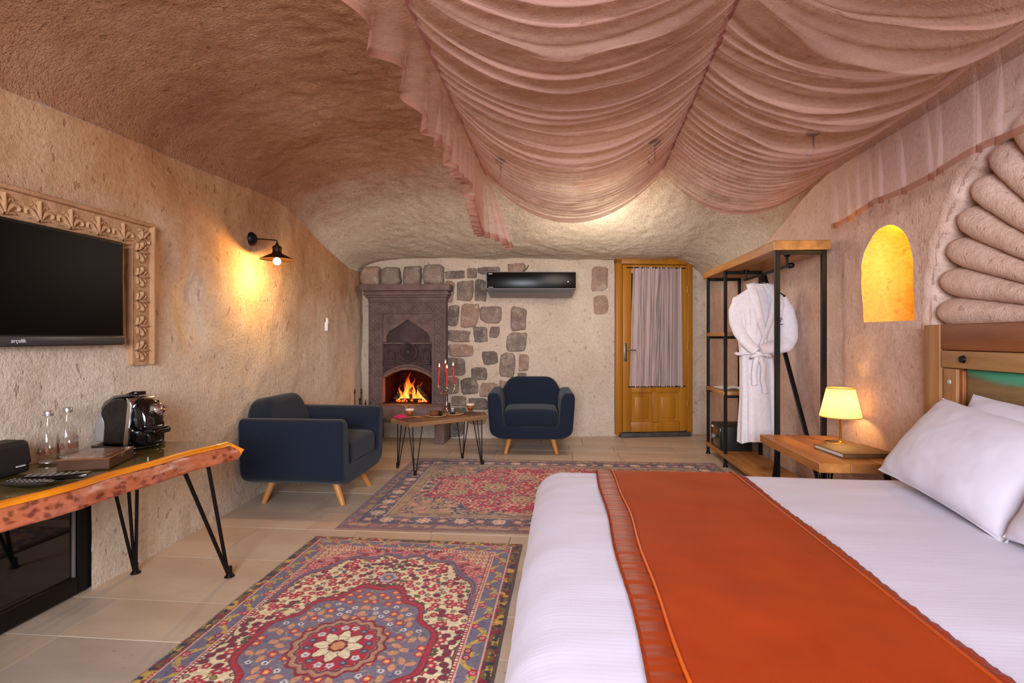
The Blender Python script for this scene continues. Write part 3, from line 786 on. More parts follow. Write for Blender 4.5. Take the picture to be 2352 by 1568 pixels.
dr = thing('door_1', None, None, (1.065, 6.545, .03), math.atan(.195)); props(dr, kind='structure')
mb = MB()
for sx in (-.425, .425): mb.box((sx, -.03, 1.01), (.07, .11, 2.04), .006)
mb.box((0, -.03, 2.01), (.92, .11, .075), .006); mb.build('frame', m_door, dr)
lf = MB()
for sx in (-.335, .335): lf.box((sx, -.075, 1.0), (.105, .045, 1.93), .005)
for sz, h in ((1.915, .10), (.525, .09), (.085, .12)): lf.box((0, -.075, sz), (.60, .045, h), .005)
lf.box((.0, -.075, .305), (.07, .045, .36), .004); leaf_ = lf.build('leaf', m_door, dr)
for sx in (-.158, .158):
    mb = MB(); mb.box((sx, -.068, .308), (.25, .02, .34)); mb.box((sx, -.078, .308), (.17, .02, .26), .010); mb.build('panel', m_door, leaf_)
mb = MB(); mb.box((0, -.07, 1.22), (.57, .006, 1.32)); mb.build('glass_pane', m_darkglass, leaf_)
for z in (1.40, .985):
    mb = MB(); mb.box((0, -.075, z), (.57, .03, .05), .004); mb.build('glazing_bar', m_door, leaf_)
mb = MB(); mb.box((-.358, -.102, .95), (.035, .012, .21), .005); mb.tube([(-.355, -.105, .98), (-.355, -.15, .98), (-.34, -.155, .98), (-.25, -.153, .975)], .008, 8); mb.cyl((-.358, -.105, .89), (-.358, -.116, .89), .010); mb.build('handle', M('aged steel', '#8d7f72', None, .35, .9), leaf_)
mb = MB(); mb.box((0, -.09, -.005), (.84, .09, .05), .004); mb.build('threshold', M('dark rubber sill', '#2b2622', '#4a443e', .6), dr)
for z in (1.68, 1.02, .35):
    mb = MB(); mb.cyl((.385, -.10, z-.04), (.385, -.10, z+.04), .010, None, 10); mb.build('hinge', m_door, dr)
# pleated curtain stretched over the glass
cu = thing('door_curtain', 'pleated greyish pink curtain stretched over the glass of the wooden door', 'curtain', (1.065, 6.545, .03), math.atan(.195))
nx_, nz_ = 400, 30; X_, T = np.meshgrid(np.linspace(-.30, .315, nx_), np.linspace(0, 1, nz_), indexing='ij')
skew = .045*np.clip(1-np.abs(X_-.02)/.3, 0, 1)
xx = X_*(.94+.10*T)*1.0-(1-T)*0+skew*(1-T)-.0; xx = np.where(True, xx-.012*T+.012, xx)
phs = X_*210+2.4*np.sin(X_*37)+1.5*np.sin(X_*91+1)
yy = -.112+.010*np.sin(phs)+.006*np.sin(phs*.47+2); zz = 1.935-T*1.385+.004*np.sin(phs*.5)
def curtain_mat():
    m, nt, p = new_mat('striped sheer curtain'); co = nd(nt, 'ShaderNodeTexCoord').outputs['Object']
    w = noise(nt, co, 42, 2, .5, mapping=(1.6, 1, .0))
    nt.links.new(ramp(nt, w, [(.36, srgb('#8d8480')), (.48, srgb('#b9a09c')), (.60, srgb('#cdb2ae')), (.68, srgb('#a0949a'))]), p.inputs['Base Color'])
    p.inputs['Roughness'].default_value = .85; p.inputs['Alpha'].default_value = .86; return m
np_mesh('cloth', np.stack([xx, yy, zz], -1).reshape(-1, 3), grid_faces(nx_, nz_), curtain_mat(), cu)
for z in (1.928, .552):
    mb = MB(); mb.cyl((-.345 if z > 1 else -.325, -.108, z), (.36, -.108, z), .0065, None, 8); mb.build('curtain_wire', m_rod, cu)

# ------------------------------------------------------------------ left wall fittings: carved frame, television, sconce, thermostat
fr = thing('carved_wall_frame', 'carved stone frame with leaf ornament around the wall television', 'frame', (-2.145, 2.655, 1.01))
# local y runs along the wall (0 = far edge), frame spans 1.5 m towards the camera
W0, H0, B = 1.50, .72, .115
def band(name, y0, y1, z0, z1):
    return relief_x(name, y0, y1, z0, z1)
def relief_x(name, y0, y1, z0, z1):
    n1, n2 = max(4, int((y1-y0)/.012)), max(4, int((z1-z0)/.012))
    Y_, Z_ = np.meshgrid(np.linspace(y0, y1, n1), np.linspace(z0, z1, n2), indexing='ij')
    X_ = .012+.004*fbm(Y_, Z_, 2, 3, 20)
    return np_mesh(name, np.stack([X_, Y_, Z_], -1).reshape(-1, 3), grid_faces(n1, n2), m_frame_stone, fr)
band('top_band', -W0, 0, H0-B, H0); band('side_band', -B, 0, .0, H0-B); band('side_band', -W0, -W0+B, .0, H0-B)
mb = MB()
for c, d in (((0.0, -W0/2, H0), (.07, W0+.02, .02)), ((0.0, 0, H0/2), (.07, .02, H0)), ((0, -W0, H0/2), (.07, .02, H0))): mb.box(c, d, .007)
mb.build('outer_lip', m_frame_stone, fr)
mb = MB()
for c, d in (((-.02, -W0/2, H0-B), (.06, W0-2*B+.02, .012)), ((-.02, -B, (H0-B)/2), (.06, .012, H0-B)), ((-.02, -W0+B, (H0-B)/2), (.06, .012, H0-B))): mb.box(c, d, .004)
mb.build('inner_lip', m_frame_stone, fr)
def palmette():   # leaf ornament: one bud, two curled leaves, two low scrolls, thick and rounded
    mb = MB()
    def leaf(pts, w, h):
        n_ = len(pts); V = []; K = 7
        for i, (u, v) in enumerate(pts):
            a_ = pts[max(0, i-1)]; b_ = pts[min(n_-1, i+1)]; dx, dy = b_[0]-a_[0], b_[1]-a_[1]; L = math.hypot(dx, dy) or 1; px, py = -dy/L, dx/L
            ww = w*math.sin(PI*min(.97, .12+.88*i/(n_-1)))**.7
            for k in range(K):
                q = PI*k/(K-1); V.append((.010+h*math.sin(q), u+px*ww*math.cos(q), v+py*ww*math.cos(q)))
        mb.add(V, [(i*K+k, i*K+k+1, (i+1)*K+k+1, (i+1)*K+k) for i in range(n_-1) for k in range(K-1)], True)
    leaf([(0, .012), (0, .03), (0, .05), (0, .07), (0, .088)], .013, .020)
    for s_ in (-1, 1):
        leaf([(s_*.006, .008), (s_*.018, .028), (s_*.034, .044), (s_*.05, .048), (s_*.060, .038), (s_*.056, .026)], .011, .018)
        leaf([(s_*.004, .004), (s_*.02, .012), (s_*.036, .016), (s_*.046, .010)], .008, .014)
        leaf([(s_*.010, .050), (s_*.022, .066), (s_*.03, .07), (s_*.034, .062)], .006, .014)
    return mb
pm = palmette(); first = pm.build('leaf_ornament', m_frame_stone, fr); first.location = (0, -.19, H0-B+.004)
for k in range(1, 9):
    o = bpy.data.objects.new('leaf_ornament', first.data); C.objects.link(o); o.parent = fr; o.location = (0, -.19-.142*k, H0-B+.004)
o = bpy.data.objects.new('leaf_ornament', first.data); C.objects.link(o); o.parent = fr; o.location = (0, -.075, H0-.085); o.rotation_euler = (-PI/4, 0, 0); o.scale = (1, .75, .75)
for k in range(5):
    o = bpy.data.objects.new('leaf_ornament', first.data); C.objects.link(o); o.parent = fr; o.location = (0, -B+.008, .075+.125*k); o.rotation_euler = (-PI/2, 0, 0); o.scale = (1, .86, .9)

tv = thing('television', 'black flat screen television hung inside the carved wall frame', 'television', (-2.10, 2.42, 1.115))
mb = MB(); mb.box((-.012, -.37, .245), (.045, .76, .49), .006); mb.build('casing', m_matblack, tv)
mb = MB(); mb.box((.012, -.37, .262), (.006, .735, .43), .001, seg=1); mb.build('screen', m_screen, tv)
mb = MB(); mb.box((.013, -.37, .022), (.008, .755, .036), .002); mb.build('bottom_bezel', M('grey bezel', '#4a4a4d', None, .35, .5), tv)
text('brand_lettering', 'arçelik', .022, m_white_print, tv, (.0178, -.505, .022), (PI/2, 0, PI/2))
mb = MB(); mb.box((-.045, -.37, .25), (.03, .2, .2), .004, seg=1); mb.build('wall_bracket', m_black, tv)
o = tv

sc = thing('wall_sconce', 'black wall lamp with cone shade and glowing bulb', 'lamp', (-2.225, 3.73, 1.86))
mb = MB(); Mx = Matrix.Rotation(PI/2, 4, 'Y'); mb.lathe([(0, .040), (.016, .038), (.034, .028), (.048, .012), (.05, 0), (0, 0)], (0, 0, 0), 28, Mx); mb.build('wall_plate', m_black, sc)
mb = MB(); mb.tube([(.03, 0, .0), (.12, -.006, -.008), (.19, -.01, -.015), (.2, -.01, -.022), (.2, -.01, -.04)], .005, 8); mb.build('arm', m_black, sc)
mb = MB(); prof = [(.008, -.035), (.012, -.05), (.028, -.058), (.032, -.066), (.030, -.09), (.033, -.108), (.115, -.150), (.116, -.153), (.112, -.150), (.032, -.112)]
mb.lathe(prof, (.2, -.01, 0), 36); mb.build('lamp_shade', M('bronze shade', '#3a2413', None, .4, .7), sc)
mb = MB(); bm = bmesh.new(); bmesh.ops.create_uvsphere(bm, u_segments=20, v_segments=12, radius=.027); mb.add([v.co+Vector((.2, -.01, -.165)) for v in bm.verts], [tuple(v.index for v in f.verts) for f in bm.faces], True); bm.free(); mb.build('bulb', emit('warm bulb', (1, .72, .35, 1), 12), sc)
lamp('sconce_light', 'POINT', (-2.03, 3.72, 1.655), 22, (1, .55, .16), .028)

th = thing('remote_control', 'white air conditioner remote in its wall holder', 'remote control', (-2.262, 5.05, 1.21), math.radians(20))
mb = MB(); mb.box((.014, 0, .065), (.022, .055, .13), .008); mb.build('case', m_white, th)
mb = MB(); mb.box((.026, 0, .095), (.003, .034, .045), .001, seg=1); mb.build('display', m_blackpl, th)
mb = MB(); mb.box((.006, 0, .045), (.024, .068, .085), .004); mb.build('holder', m_white, th)
mb = MB()
for i in range(3):
    for j in (-1, 1): mb.box((.0262, j*.011, .025+i*.016), (.003, .012, .008), .001, seg=1)
mb.build('buttons', m_grey, th)

# ------------------------------------------------------------------ armchairs
def make_armchair(label, loc, rz):
    t = thing('armchair', label, 'armchair', loc, rz, 'navy armchairs')
    half = [(0, .155), (.30, .155), (.405, .20), (.425, .45), (.430, .56), (.415, .608), (.325, .606), (.292, .55), (.272, .29), (0, .27)]
    rads = [0, .03, .12, .2, .09, .09, .09, .09, .03, 0]
    poly = half[:-1]+[(.0, .27)]
    full = [(-x, z) for x, z in half[1:-1]][::-1]
    P = [half[0]]+half[1:-1]+[half[-1]]+full
    R = rads[:]+rads[1:-1][::-1]
    P = round_poly(P, R, 6)
    mb = MB(); mb.slab(P, .72, .030, 6, front(0, .36, 0)); mb.build('arm_shell', m_navy, t)
    B_ = [(-.30, .28), (.30, .28), (.345, .50), (.325, .575), (.235, .735), (-.235, .735), (-.325, .575), (-.345, .50)]
    B_ = round_poly(B_, [.02, .02, .10, .08, .10, .10, .08, .10], 6)
    Mx = Matrix.Translation((0, .20, .28)) @ Matrix.Rotation(math.radians(-9), 4, 'X') @ Matrix.Translation((0, -.20, -.28)) @ front(0, .335, 0)
    mb = MB(); mb.slab(B_, .17, .055, 6, Mx); mb.build('backrest', m_navy, t)
    def puff(Pv):
        k = (1-(np.clip(np.abs(Pv[:, 0])/.27, 0, 1))**4)*(1-(np.clip(np.abs(Pv[:, 1])/.27, 0, 1))**4)
        Pv = Pv.copy(); Pv[:, 2] += np.where(Pv[:, 2] > 0, .018, 0)*k; return Pv
    mb = MB(); mb.rbox((0, -.085, .352), (.538, .535, .165), .045, 16, None, puff); mb.build('seat_cushion', m_navy, t)
    for sx in (-1, 1):
        for y0, y1 in ((-.22, -.30), (.22, .27)):
            mb = MB(); mb.tube([(sx*.235, y0, .19), (sx*.275, (y0+y1)/2, .08), (sx*.30, y1, 0)] if False else [(sx*.21, y0, .175), (sx*.232, (y0+y1)/2, .085), (sx*.255, y1, .0)], [.026, .023, .018], 14); mb.build('leg', m_beech, t)
    return t
make_armchair('navy blue armchair side-on against the left wall beside the desk', (-1.79, 3.86, 0), PI/2)
make_armchair('navy blue armchair facing the room between fireplace and wooden door', (-.315, 5.66, 0), math.radians(3))

# ------------------------------------------------------------------ hairpin leg helper
def hairpin(name, parent, mat, foot, tops, r=.006, pad=True):
    mb = MB()
    for tp in tops:
        f = Vector(foot); tpv = Vector(tp); d = (tpv-f); d.z = 0
        off = d.normalized()*.010 if d.length > 0 else Vector((0, 0, 0))
        mb.tube([tpv, f+off+Vector((0, 0, .02))], r, 8)
    mb.cyl(Vector(foot)+Vector((0, 0, .004)), Vector(foot)+Vector((0, 0, .05)), .013, .012, 10)
    if pad: mb.cyl(foot, Vector(foot)+Vector((0, 0, .012)), .024, .016, 14)
    return mb.build(name, mat, parent)

# ------------------------------------------------------------------ live-edge desk
dk = thing('desk', 'long live-edge wooden desk with smoked resin top along the left wall', 'desk', (-1.882, 1.6, 0))
ny_ = 90; ysd = np.linspace(-.85, .87, ny_)
def fx(y): return .285-.10*(.87-y)*1.0+.010*math.sin(7*y+1)+.006*math.sin(17*y)
V = []; K = 9
for i, y in enumerate(ysd):
    x = fx(y)
    e = 1-smooth01((y-.80)/.07)*.0
    for k in range(K):
        t = k/(K-1)
        V.append((x-.004+.048*t-.015*t*t+.018*math.sin(PI*min(1, t*.9))*float(smooth01((y-.74)/.13))+.006*float(fbm(y, t*.3, 1, 2, 12)), y+.05*math.sin(PI*min(1, t*.9))*float(smooth01((y-.78)/.09)), .642-.076*t))
    V.append((x-.03, y, .564)); V.append((x-.03, y, .649))
nk = K+2
F = [(i*nk+k, i*nk+(k+1) % nk, (i+1)*nk+(k+1) % nk, (i+1)*nk+k) for i in range(ny_-1) for k in range(nk)]
def bark_mat():
    m, nt, p = new_mat('varnished bark'); co = nd(nt, 'ShaderNodeTexCoord').outputs['Object']
    b = ramp(nt, noise(nt, co, 9, 4, .6), [(.3, srgb('#a4552f')), (.55, srgb('#b9694a')), (.75, srgb('#8d5550'))])
    v = nd(nt, 'ShaderNodeTexVoronoi', feature='F1'); v.inputs['Scale'].default_value = 44
    mp = nd(nt, 'ShaderNodeMapping'); mp.inputs['Scale'].default_value = (1, .6, 1.1); nt.links.new(co, mp.inputs[0])
    ds = nd(nt, 'ShaderNodeVectorMath', operation='ADD'); nt.links.new(mp.outputs[0], ds.inputs[0]); 
    nz_ = nd(nt, 'ShaderNodeTexNoise'); nz_.inputs['Scale'].default_value = 22; nt.links.new(co, nz_.inputs[0])
    sc_ = nd(nt, 'ShaderNodeVectorMath', operation='SCALE'); sc_.inputs['Scale'].default_value = .03; nt.links.new(nz_.outputs[1], sc_.inputs[0]); nt.links.new(sc_.outputs[0], ds.inputs[1])
    nt.links.new(ds.outputs[0], v.inputs['Vector'])
    sp = ramp(nt, v.outputs[0], [(.25, (.8, .8, .8, 1)), (.55, (0, 0, 0, 1))])
    gate = ramp(nt, noise(nt, co, 11, 2, .5), [(.42, (0, 0, 0, 1)), (.52, (1, 1, 1, 1))])
    f = mixc(nt, 1, sp, gate, 'MULTIPLY')
    c = mixc(nt, f, b, srgb('#5a2014'))
    nt.links.new(c, p.inputs['Base Color']); p.inputs['Roughness'].default_value = .28; p.inputs['Coat Weight'].default_value = .3; p.inputs['Coat Roughness'].default_value = .15
    nt.links.new(bump(nt, noise(nt, co, 45, 4, .6), .4, .006, bump(nt, f, -.4, .004)), p.inputs['Normal']); return m
np_mesh('live_edge', V, np.array(F), bark_mat(), dk)
mb = MB()   # bright sapwood strip and broken tip at the far end
vs = []
for y in ysd: vs += [(fx(y)-.020, y, .6505), (fx(y)-.004, y, .6515), (fx(y)+.004, y, .646), (fx(y)+.011, y, .634)]
mb.add(vs, [(4*i+k, 4*i+k+1, 4*i+5+k, 4*i+4+k) for i in range(ny_-1) for k in range(3)], True)
x = fx(.87); mb.add([(x-.036, .871, .6505), (x+.004, .871, .646), (x+.05, .915, .607), (x+.03, .90, .575), (x-.036, .871, .564)], [(4, 3, 2, 1, 0)])
mb.build('sapwood_strip', M('orange sapwood', '#c96a08', '#eb9620', .3, 0, 20, (1, .2, 1), coat=.3), dk)
def resin():
    m, nt, p = new_mat('smoked olive resin'); co = nd(nt, 'ShaderNodeTexCoord').outputs['Object']
    nt.links.new(ramp(nt, noise(nt, co, 4, 4, .6, mapping=(1, .25, 1)), [(.3, srgb('#4a4020')), (.55, srgb('#6b5c2c')), (.75, srgb('#94803e'))]), p.inputs['Base Color'])
    p.inputs['Roughness'].default_value = .06; p.inputs['Specular IOR Level'].default_value = .7; p.inputs['Coat Weight'].default_value = .5; return m
mb = MB()
vs = []
for y in ysd: vs += [(fx(y)-.018, y, .648), (-.205, y, .648), (-.205, y, .595), (fx(y)-.028, y, .595)]
mb.add(vs, [(4*i+k, 4*(i+1)+k, 4*(i+1)+(k+1) % 4, 4*i+(k+1) % 4) for i in range(ny_-1) for k in range(4)]+[(0, 1, 2, 3), tuple(4*(ny_-1)+k for k in (3, 2, 1, 0))])
mb.build('resin_top', resin(), dk)
mb = MB(); mb.box((-.2175, .01, .618), (.025, 1.72, .07), .003); mb.build('back_strip', m_hb2, dk)
hairpin('leg', dk, m_rod, (.29, .885, 0), [(.265, .76, .57), (.245, .63, .57)], .0085)
hairpin('leg', dk, m_rod, (-.19, .88, 0), [(-.17, .80, .57), (-.19, .72, .57), (-.13, .82, .57)], .0075)
hairpin('leg', dk, m_rod, (.13, -.80, 0), [(.12, -.70, .57), (.06, -.78, .57)], .0075)
hairpin('leg', dk, m_rod, (-.19, -.80, 0), [(-.18, -.70, .57), (-.14, -.78, .57)], .0075)

mf = thing('minibar_fridge', 'built-in black minibar with a smoked glass door beneath the desk', 'minibar', (-2.17, 2.31, 0))
mb = MB(); mb.box((-.25, -.66, .285), (.46, 1.30, .55), .004, seg=1); mb.build('cabinet', m_matblack, mf)
mb = MB()
for c, d in (((0, -.035, .285), (.05, .07, .55)), ((0, -1.285, .285), (.05, .07, .55)), ((0, -.66, .05), (.05, 1.18, .08)), ((0, -.66, .525), (.05, 1.18, .07))): mb.box(c, d, .005)
fdoor = mb.build('door_frame', m_black, mf)
mb = MB(); mb.box((.006, -.66, .285), (.012, 1.17, .40), .001, seg=1); mb.build('door_glass', m_darkglass, fdoor)
mb = MB(); mb.box((.016, -.085, .285), (.012, .014, .40), .003); mb.build('door_seal', m_grey, fdoor)

# things on the desk
ZT = .6515
sp_ = thing('speaker', 'small black wedge speaker standing on the desk at the frame edge', 'speaker', (-2.02, 1.77, ZT))
def wedge(Pv):
    Pv = Pv.copy(); k = (Pv[:, 2]+.06)/.12; Pv[:, 1] *= 1-.16*k; Pv[:, 0] *= 1-.12*k; Pv[:, 1] += np.where(Pv[:, 2] < -.03, -np.sign(Pv[:, 1])*.012, 0); return Pv
mb = MB(); mb.rbox((0, 0, .0605), (.11, .20, .12), .016, 12, None, wedge); mb.build('body', m_matblack, sp_)
mb = MB(); mb.rbox((-.045, .0, .058), (.03, .206, .105), .012, 10, None, wedge); mb.build('red_trim', M('dark red trim', '#4a0a12', None, .5), sp_, 'dark red side trim')
mb = MB()
for k in range(6): mb.box((.0545, .03+.006*k, .03), (.002, .0042, .004))
o = mb.build('maker_marks', m_white_print, sp_)

def bottle(label, x, y):
    t = thing('water_bottle', label, 'bottle', (x, y, ZT), 0, 'glass water bottles on the desk')
    mb = MB(); pr = [(0, .004), (.030, 0), (.036, .006), (.0365, .085), (.033, .105), (.023, .14), (.0165, .165), (.0145, .185), (.0145, .197)]
    mb.lathe(pr, n=28); mb.lathe([(.010, .197), (.0115, .185), (.0135, .165), (.020, .14), (.030, .104), (.0335, .085), (.033, .012), (0, .010)], n=28); mb.build('glass', m_glass, t)
    mb = MB(); mb.lathe([(.0155, .188), (.0162, .191), (.0162, .206), (.015, .208), (0, .208)], n=24); mb.build('cap', m_bottlecap, t)
    mb = MB(); mb.lathe([(0, .006), (.03, .003), (.033, .005), (.03, .009), (0, .009)], n=24); mb.build('base_ring', m_bottlecap, t)
    m, nt, p = new_mat('printed label'); co = nd(nt, 'ShaderNodeTexCoord').outputs['Object']
    f = ramp(nt, noise(nt, co, 90, 2, .5, mapping=(1, 1, .8)), [(.48, (0, 0, 0, 1)), (.54, (1, 1, 1, 1))])
    p.inputs['Base Color'].default_value = srgb('#8a3a30'); mu = nd(nt, 'ShaderNodeMath', operation='MULTIPLY'); mu.inputs[1].default_value = .55
    nt.links.new(f, mu.inputs[0]); nt.links.new(mu.outputs[0], p.inputs['Alpha'])
    mb = MB(); vs = []
    for k in range(13):
        a_ = -PI*.75+PI*.9*k/12; vs += [(.0369*math.cos(a_), .0369*math.sin(a_), .04), (.0369*math.cos(a_), .0369*math.sin(a_), .066)]
    mb.add(vs, [(2*k, 2*k+2, 2*k+3, 2*k+1) for k in range(12)], True); mb.build('label', m, t)
bottle('clear glass water bottle nearer the speaker, in front of its twin', -2.03, 1.985)
bottle('clear glass water bottle behind its twin, nearer the coffee machine', -2.045, 2.085)

cm = thing('coffee_machine', 'black and steel capsule coffee machine standing on the desk', 'coffee machine', (-1.97, 2.345, ZT), math.radians(-6))
mb = MB(); mb.slab(round_poly([(-.15, -.095), (.10, -.095), (.13, 0), (.10, .095), (-.15, .095)], .04, 5), .012, .005, 3, Matrix.Translation((0, 0, .0))); mb.build('tray', m_blackpl, cm)
side = round_poly([(-.105, .012), (.035, .012), (.04, .10), (.05, .205), (.02, .226), (-.05, .222), (-.105, .185), (-.118, .15), (-.095, .11)], [.005, .005, .02, .03, .03, .03, .03, .02, .03], 5)
Ms = Matrix(((1, 0, 0, 0), (0, 0, -1, .065), (0, 1, 0, 0), (0, 0, 0, 1)))
mb = MB(); mb.slab(side, .13, .012, 4, Ms); mb.build('body', m_blackpl, cm)
mb = MB(); mb.slab(round_poly([(-.155, .02), (-.10, .02), (-.097, .10), (-.118, .15), (-.10, .175), (-.13, .165), (-.155, .10)], .01, 3), .11, .008, 3, Matrix(((1, 0, 0, 0), (0, 0, -1, .055), (0, 1, 0, 0), (0, 0, 0, 1)))); mb.build('water_tank', M('smoke grey tank', '#8e8a86', None, .1, 0, coat=.3), cm)
strip = [(.012, .012), (.045, .012), (.050, .10), (.060, .195), (.05, .222), (.03, .228), (.036, .20), (.026, .11)]
mb = MB(); mb.slab(strip, .138, .004, 2, Matrix(((1, 0, 0, 0), (0, 0, -1, .069), (0, 1, 0, 0), (0, 0, 0, 1)))); mb.build('steel_band', m_chrome, cm, 'polished steel band')
top_ = round_poly([(-.112, .165), (-.095, .19), (-.045, .222), (.03, .232), (.025, .240), (-.05, .236), (-.105, .205), (-.125, .170)], .01, 3)
mb = MB(); mb.slab(top_, .11, .006, 3, Matrix(((1, 0, 0, 0), (0, 0, -1, .055), (0, 1, 0, 0), (0, 0, 0, 1)))); mb.build('steel_lid', M('brushed steel', '#8c8c8c', None, .3, .9), cm)
head = round_poly([(.05, .075), (.11, .06), (.132, .09), (.125, .15), (.10, .20), (.065, .222), (.045, .215)], .03, 5)
mb = MB(); mb.slab(head, .12, .035, 6, Matrix(((1, 0, 0, 0), (0, 0, -1, .06), (0, 1, 0, 0), (0, 0, 0, 1)))); bh = mb.build('brew_head', m_blackpl, cm)
mb = MB(); mb.rbox((.085, 0, .045), (.09, .10, .075), .02, 8); mb.build('neck', m_blackpl, cm)
mb = MB(); mb.cyl((.10, 0, .165), (.142, 0, .172), .030, .027, 24); mb.lathe([(.028, 0), (.024, .006), (0, .010)], (0, 0, 0), 24, Matrix.Translation((.142, 0, .172)) @ Matrix.Rotation(PI/2-.15, 4, 'Y')); mb.build('brew_knob', m_chrome, bh)
mb = MB(); mb.rbox((.125, 0, .075), (.075, .10, .03), .014, 8); cs = mb.build('cup_shelf', m_blackpl, cm)
mb = MB(); mb.box((.13, 0, .0915), (.06, .085, .003), .001, seg=1); mb.build('cup_grid', m_chrome, cs)
mb = MB(); mb.tube([(-.01, -.03, .232), (.03, -.03, .246), (.06, 0, .245), (.03, .03, .246), (-.01, .03, .232)], .008, 8); mb.build('lever', m_blackpl, cm)

tb = thing('tea_box', 'flat brown wooden tea box with clear lid lying on the desk', 'box', (-1.828, 1.995, ZT), math.radians(20))
mb = MB(); mb.box((0, 0, .019), (.17, .225, .038), .002, seg=1); mb.build('box_body', M('dark stained box', '#3d2212', '#53311c', .35, 0, 12, (1, .2, 1)), tb)
mb = MB(); mb.box((0, 0, .040), (.172, .227, .006), .002, seg=1); mb.build('lid', M('brown lid', '#6a3f26', '#815137', .22, 0, 12, (1, .2, 1), coat=.4), tb)
mb = MB(); mb.box((0, 0, .0435), (.12, .17, .002), .0005, seg=1); mb.build('lid_window', M('tea sachets under lid', '#70483a', '#a98a76', .15, 0, 30), tb)
mb = MB(); mb.box((.087, 0, .034), (.004, .03, .016), .001, seg=1); mb.build('clasp', m_silver, tb)

def remote(name, label, loc, rz, L, w):
    t = thing(name, label, 'remote control', loc, rz, None)
    def bend(Pv):
        Pv = Pv.copy(); Pv[:, 2] += .004*(Pv[:, 0]/(L/2))**2; return Pv
    mb = MB(); mb.rbox((0, 0, .010), (L, w, .018), .008, 9, None, bend); mb.build('case', m_blackpl, t)
    mb = MB()
    for i in range(7):
        for j in (-1, 0, 1): mb.box((-L*.38+i*L*.11, j*w*.28, .0205+.004*((-L*.38+i*L*.11)/(L/2))**2), (L*.05, w*.16, .003), .001, seg=1)
    o = mb.build('keypad', m_grey, t); o['kind'] = 'stuff'
remote('television_remote', 'long black television remote lying nearer the tea box', (-1.765, 1.755, ZT), math.radians(24), .20, .052)
remote('set_top_box_remote', 'smaller black remote lying at the desk front edge', (-1.775, 1.665, ZT), math.radians(4), .155, .045)

# ------------------------------------------------------------------ coffee table and what stands on it
ct = thing('coffee_table', 'small walnut coffee table on hairpin legs before the fireplace', 'table', (-1.075, 4.765, 0), math.radians(41))
mb = MB(); P = round_poly([(-.385, -.185), (.40, -.165), (.385, .16), (-.395, .185)], .012, 3); mb.prism(P, .412, .444, None, .003); mb.build('tabletop', m_table, ct)
for sx, sy in ((-1, -1), (-1, 1), (1, -1), (1, 1)):
    ft = (sx*.33, sy*.175, 0)
    hairpin('leg', ct, m_rod, ft, [(sx*.34, sy*.07, .414), (sx*.25, sy*.15, .414), (sx*.34, sy*.15, .414)], .0048, False)
ZC_ = .4445
def slate(label, x, y, rz):
    t = thing('coaster_board', label, 'coaster', (x, y, ZC_), rz, 'coaster boards on the coffee table')
    mb = MB(); mb.box((0, 0, .0055), (.13, .17, .011), .002, seg=1); mb.build('board', m_slate, t)
def latte(label, x, y):
    t = thing('latte_glass', label, 'coffee glass', (x, y, ZC_+.0115), 0, 'latte glasses on the coffee table')
    mb = MB(); mb.lathe([(0, 0), (.022, 0), (.026, .006), (.038, .04), (.042, .075), (.041, .098), (.0385, .098), (.0385, .075), (.033, .04), (.02, .014), (0, .010)], n=28); mb.build('double_wall_glass', m_glass, t)
    mb = MB(); mb.lathe([(0, .012), (.019, .0155), (.032, .041), (.0375, .066), (0, .066)], n=28); mb.build('coffee', m_coffee, t)
    mb = MB(); mb.lathe([(0, .066), (.0375, .066), (.0378, .079), (.03, .082), (0, .083)], n=28); mb.build('milk_foam', m_foam, t)
slate('brown coaster board under the latte beside the pink napkin', -1.285, 4.575, math.radians(41))
latte('latte in a double wall glass beside the pink napkin', -1.305, 4.60)
slate('brown coaster board under the latte at the right end of the table', -.835, 4.985, math.radians(41))
latte('latte in a double wall glass at the right end of the table', -.845, 5.0)
def plate(label, x, y, r):
    t = thing('dessert_plate', label, 'plate', (x, y, ZC_), 0, 'dessert plates on the coffee table')
    mb = MB(); mb.lathe([(0, 0), (r*.75, 0), (r, .010), (r*.995, .014), (r*.72, .006), (0, .005)], n=36); mb.build('plate_body', m_plate, t); return t
plate('round wooden plate holding the brown cake slice', -1.12, 4.79, .095)
plate('round wooden plate holding the dark chocolate square', -.985, 4.915, .095)
ck = thing('cake_slice', 'brown sponge cake slice with chocolate end on a wooden plate', 'cake', (-1.125, 4.79, ZC_+.006), math.radians(30))
mb = MB(); mb.box((-.012, 0, .024), (.07, .05, .046), .008); mb.build('sponge', m_cake, ck)
mb = MB(); mb.cyl((.022, -.025, .022), (.05, -.025, .022), .02, None, 16); mb.cyl((.022, .01, .022), (.05, .01, .022), .02, None, 16); mb.build('chocolate_end', m_choc, ck)
ch = thing('chocolate_cube', 'dark chocolate cake square with white topping on a wooden plate', 'cake', (-.995, 4.91, ZC_+.006), math.radians(8))
mb = MB(); mb.box((0, 0, .024), (.05, .05, .046), .004); mb.build('cube_body', m_choc, ch)
mb = MB(); mb.lathe([(.016, .0), (.014, .006), (0, .010)], (0, 0, .047), 14); mb.build('cream_topping', m_foam, ch)
np_ = thing('pink_napkin', 'folded bright pink napkin at the left end of the coffee table', 'napkin', (-1.395, 4.66, ZC_), math.radians(38))
def crump(Pv): Pv = Pv.copy(); Pv[:, 2] += .006*fbm(Pv[:, 0], Pv[:, 1], 2, 2, 22); return Pv
mb = MB(); mb.rbox((0, 0, .010), (.10, .15, .012), .005, 12, None, crump); mb.rbox((.01, .02, .018), (.07, .09, .010), .004, 12, None, crump); mb.build('cloth', m_pink, np_)
ca = thing('candelabra', 'tarnished silver candelabra holding four tall red candles', 'candelabra', (-1.065, 4.985, ZC_), math.radians(10))
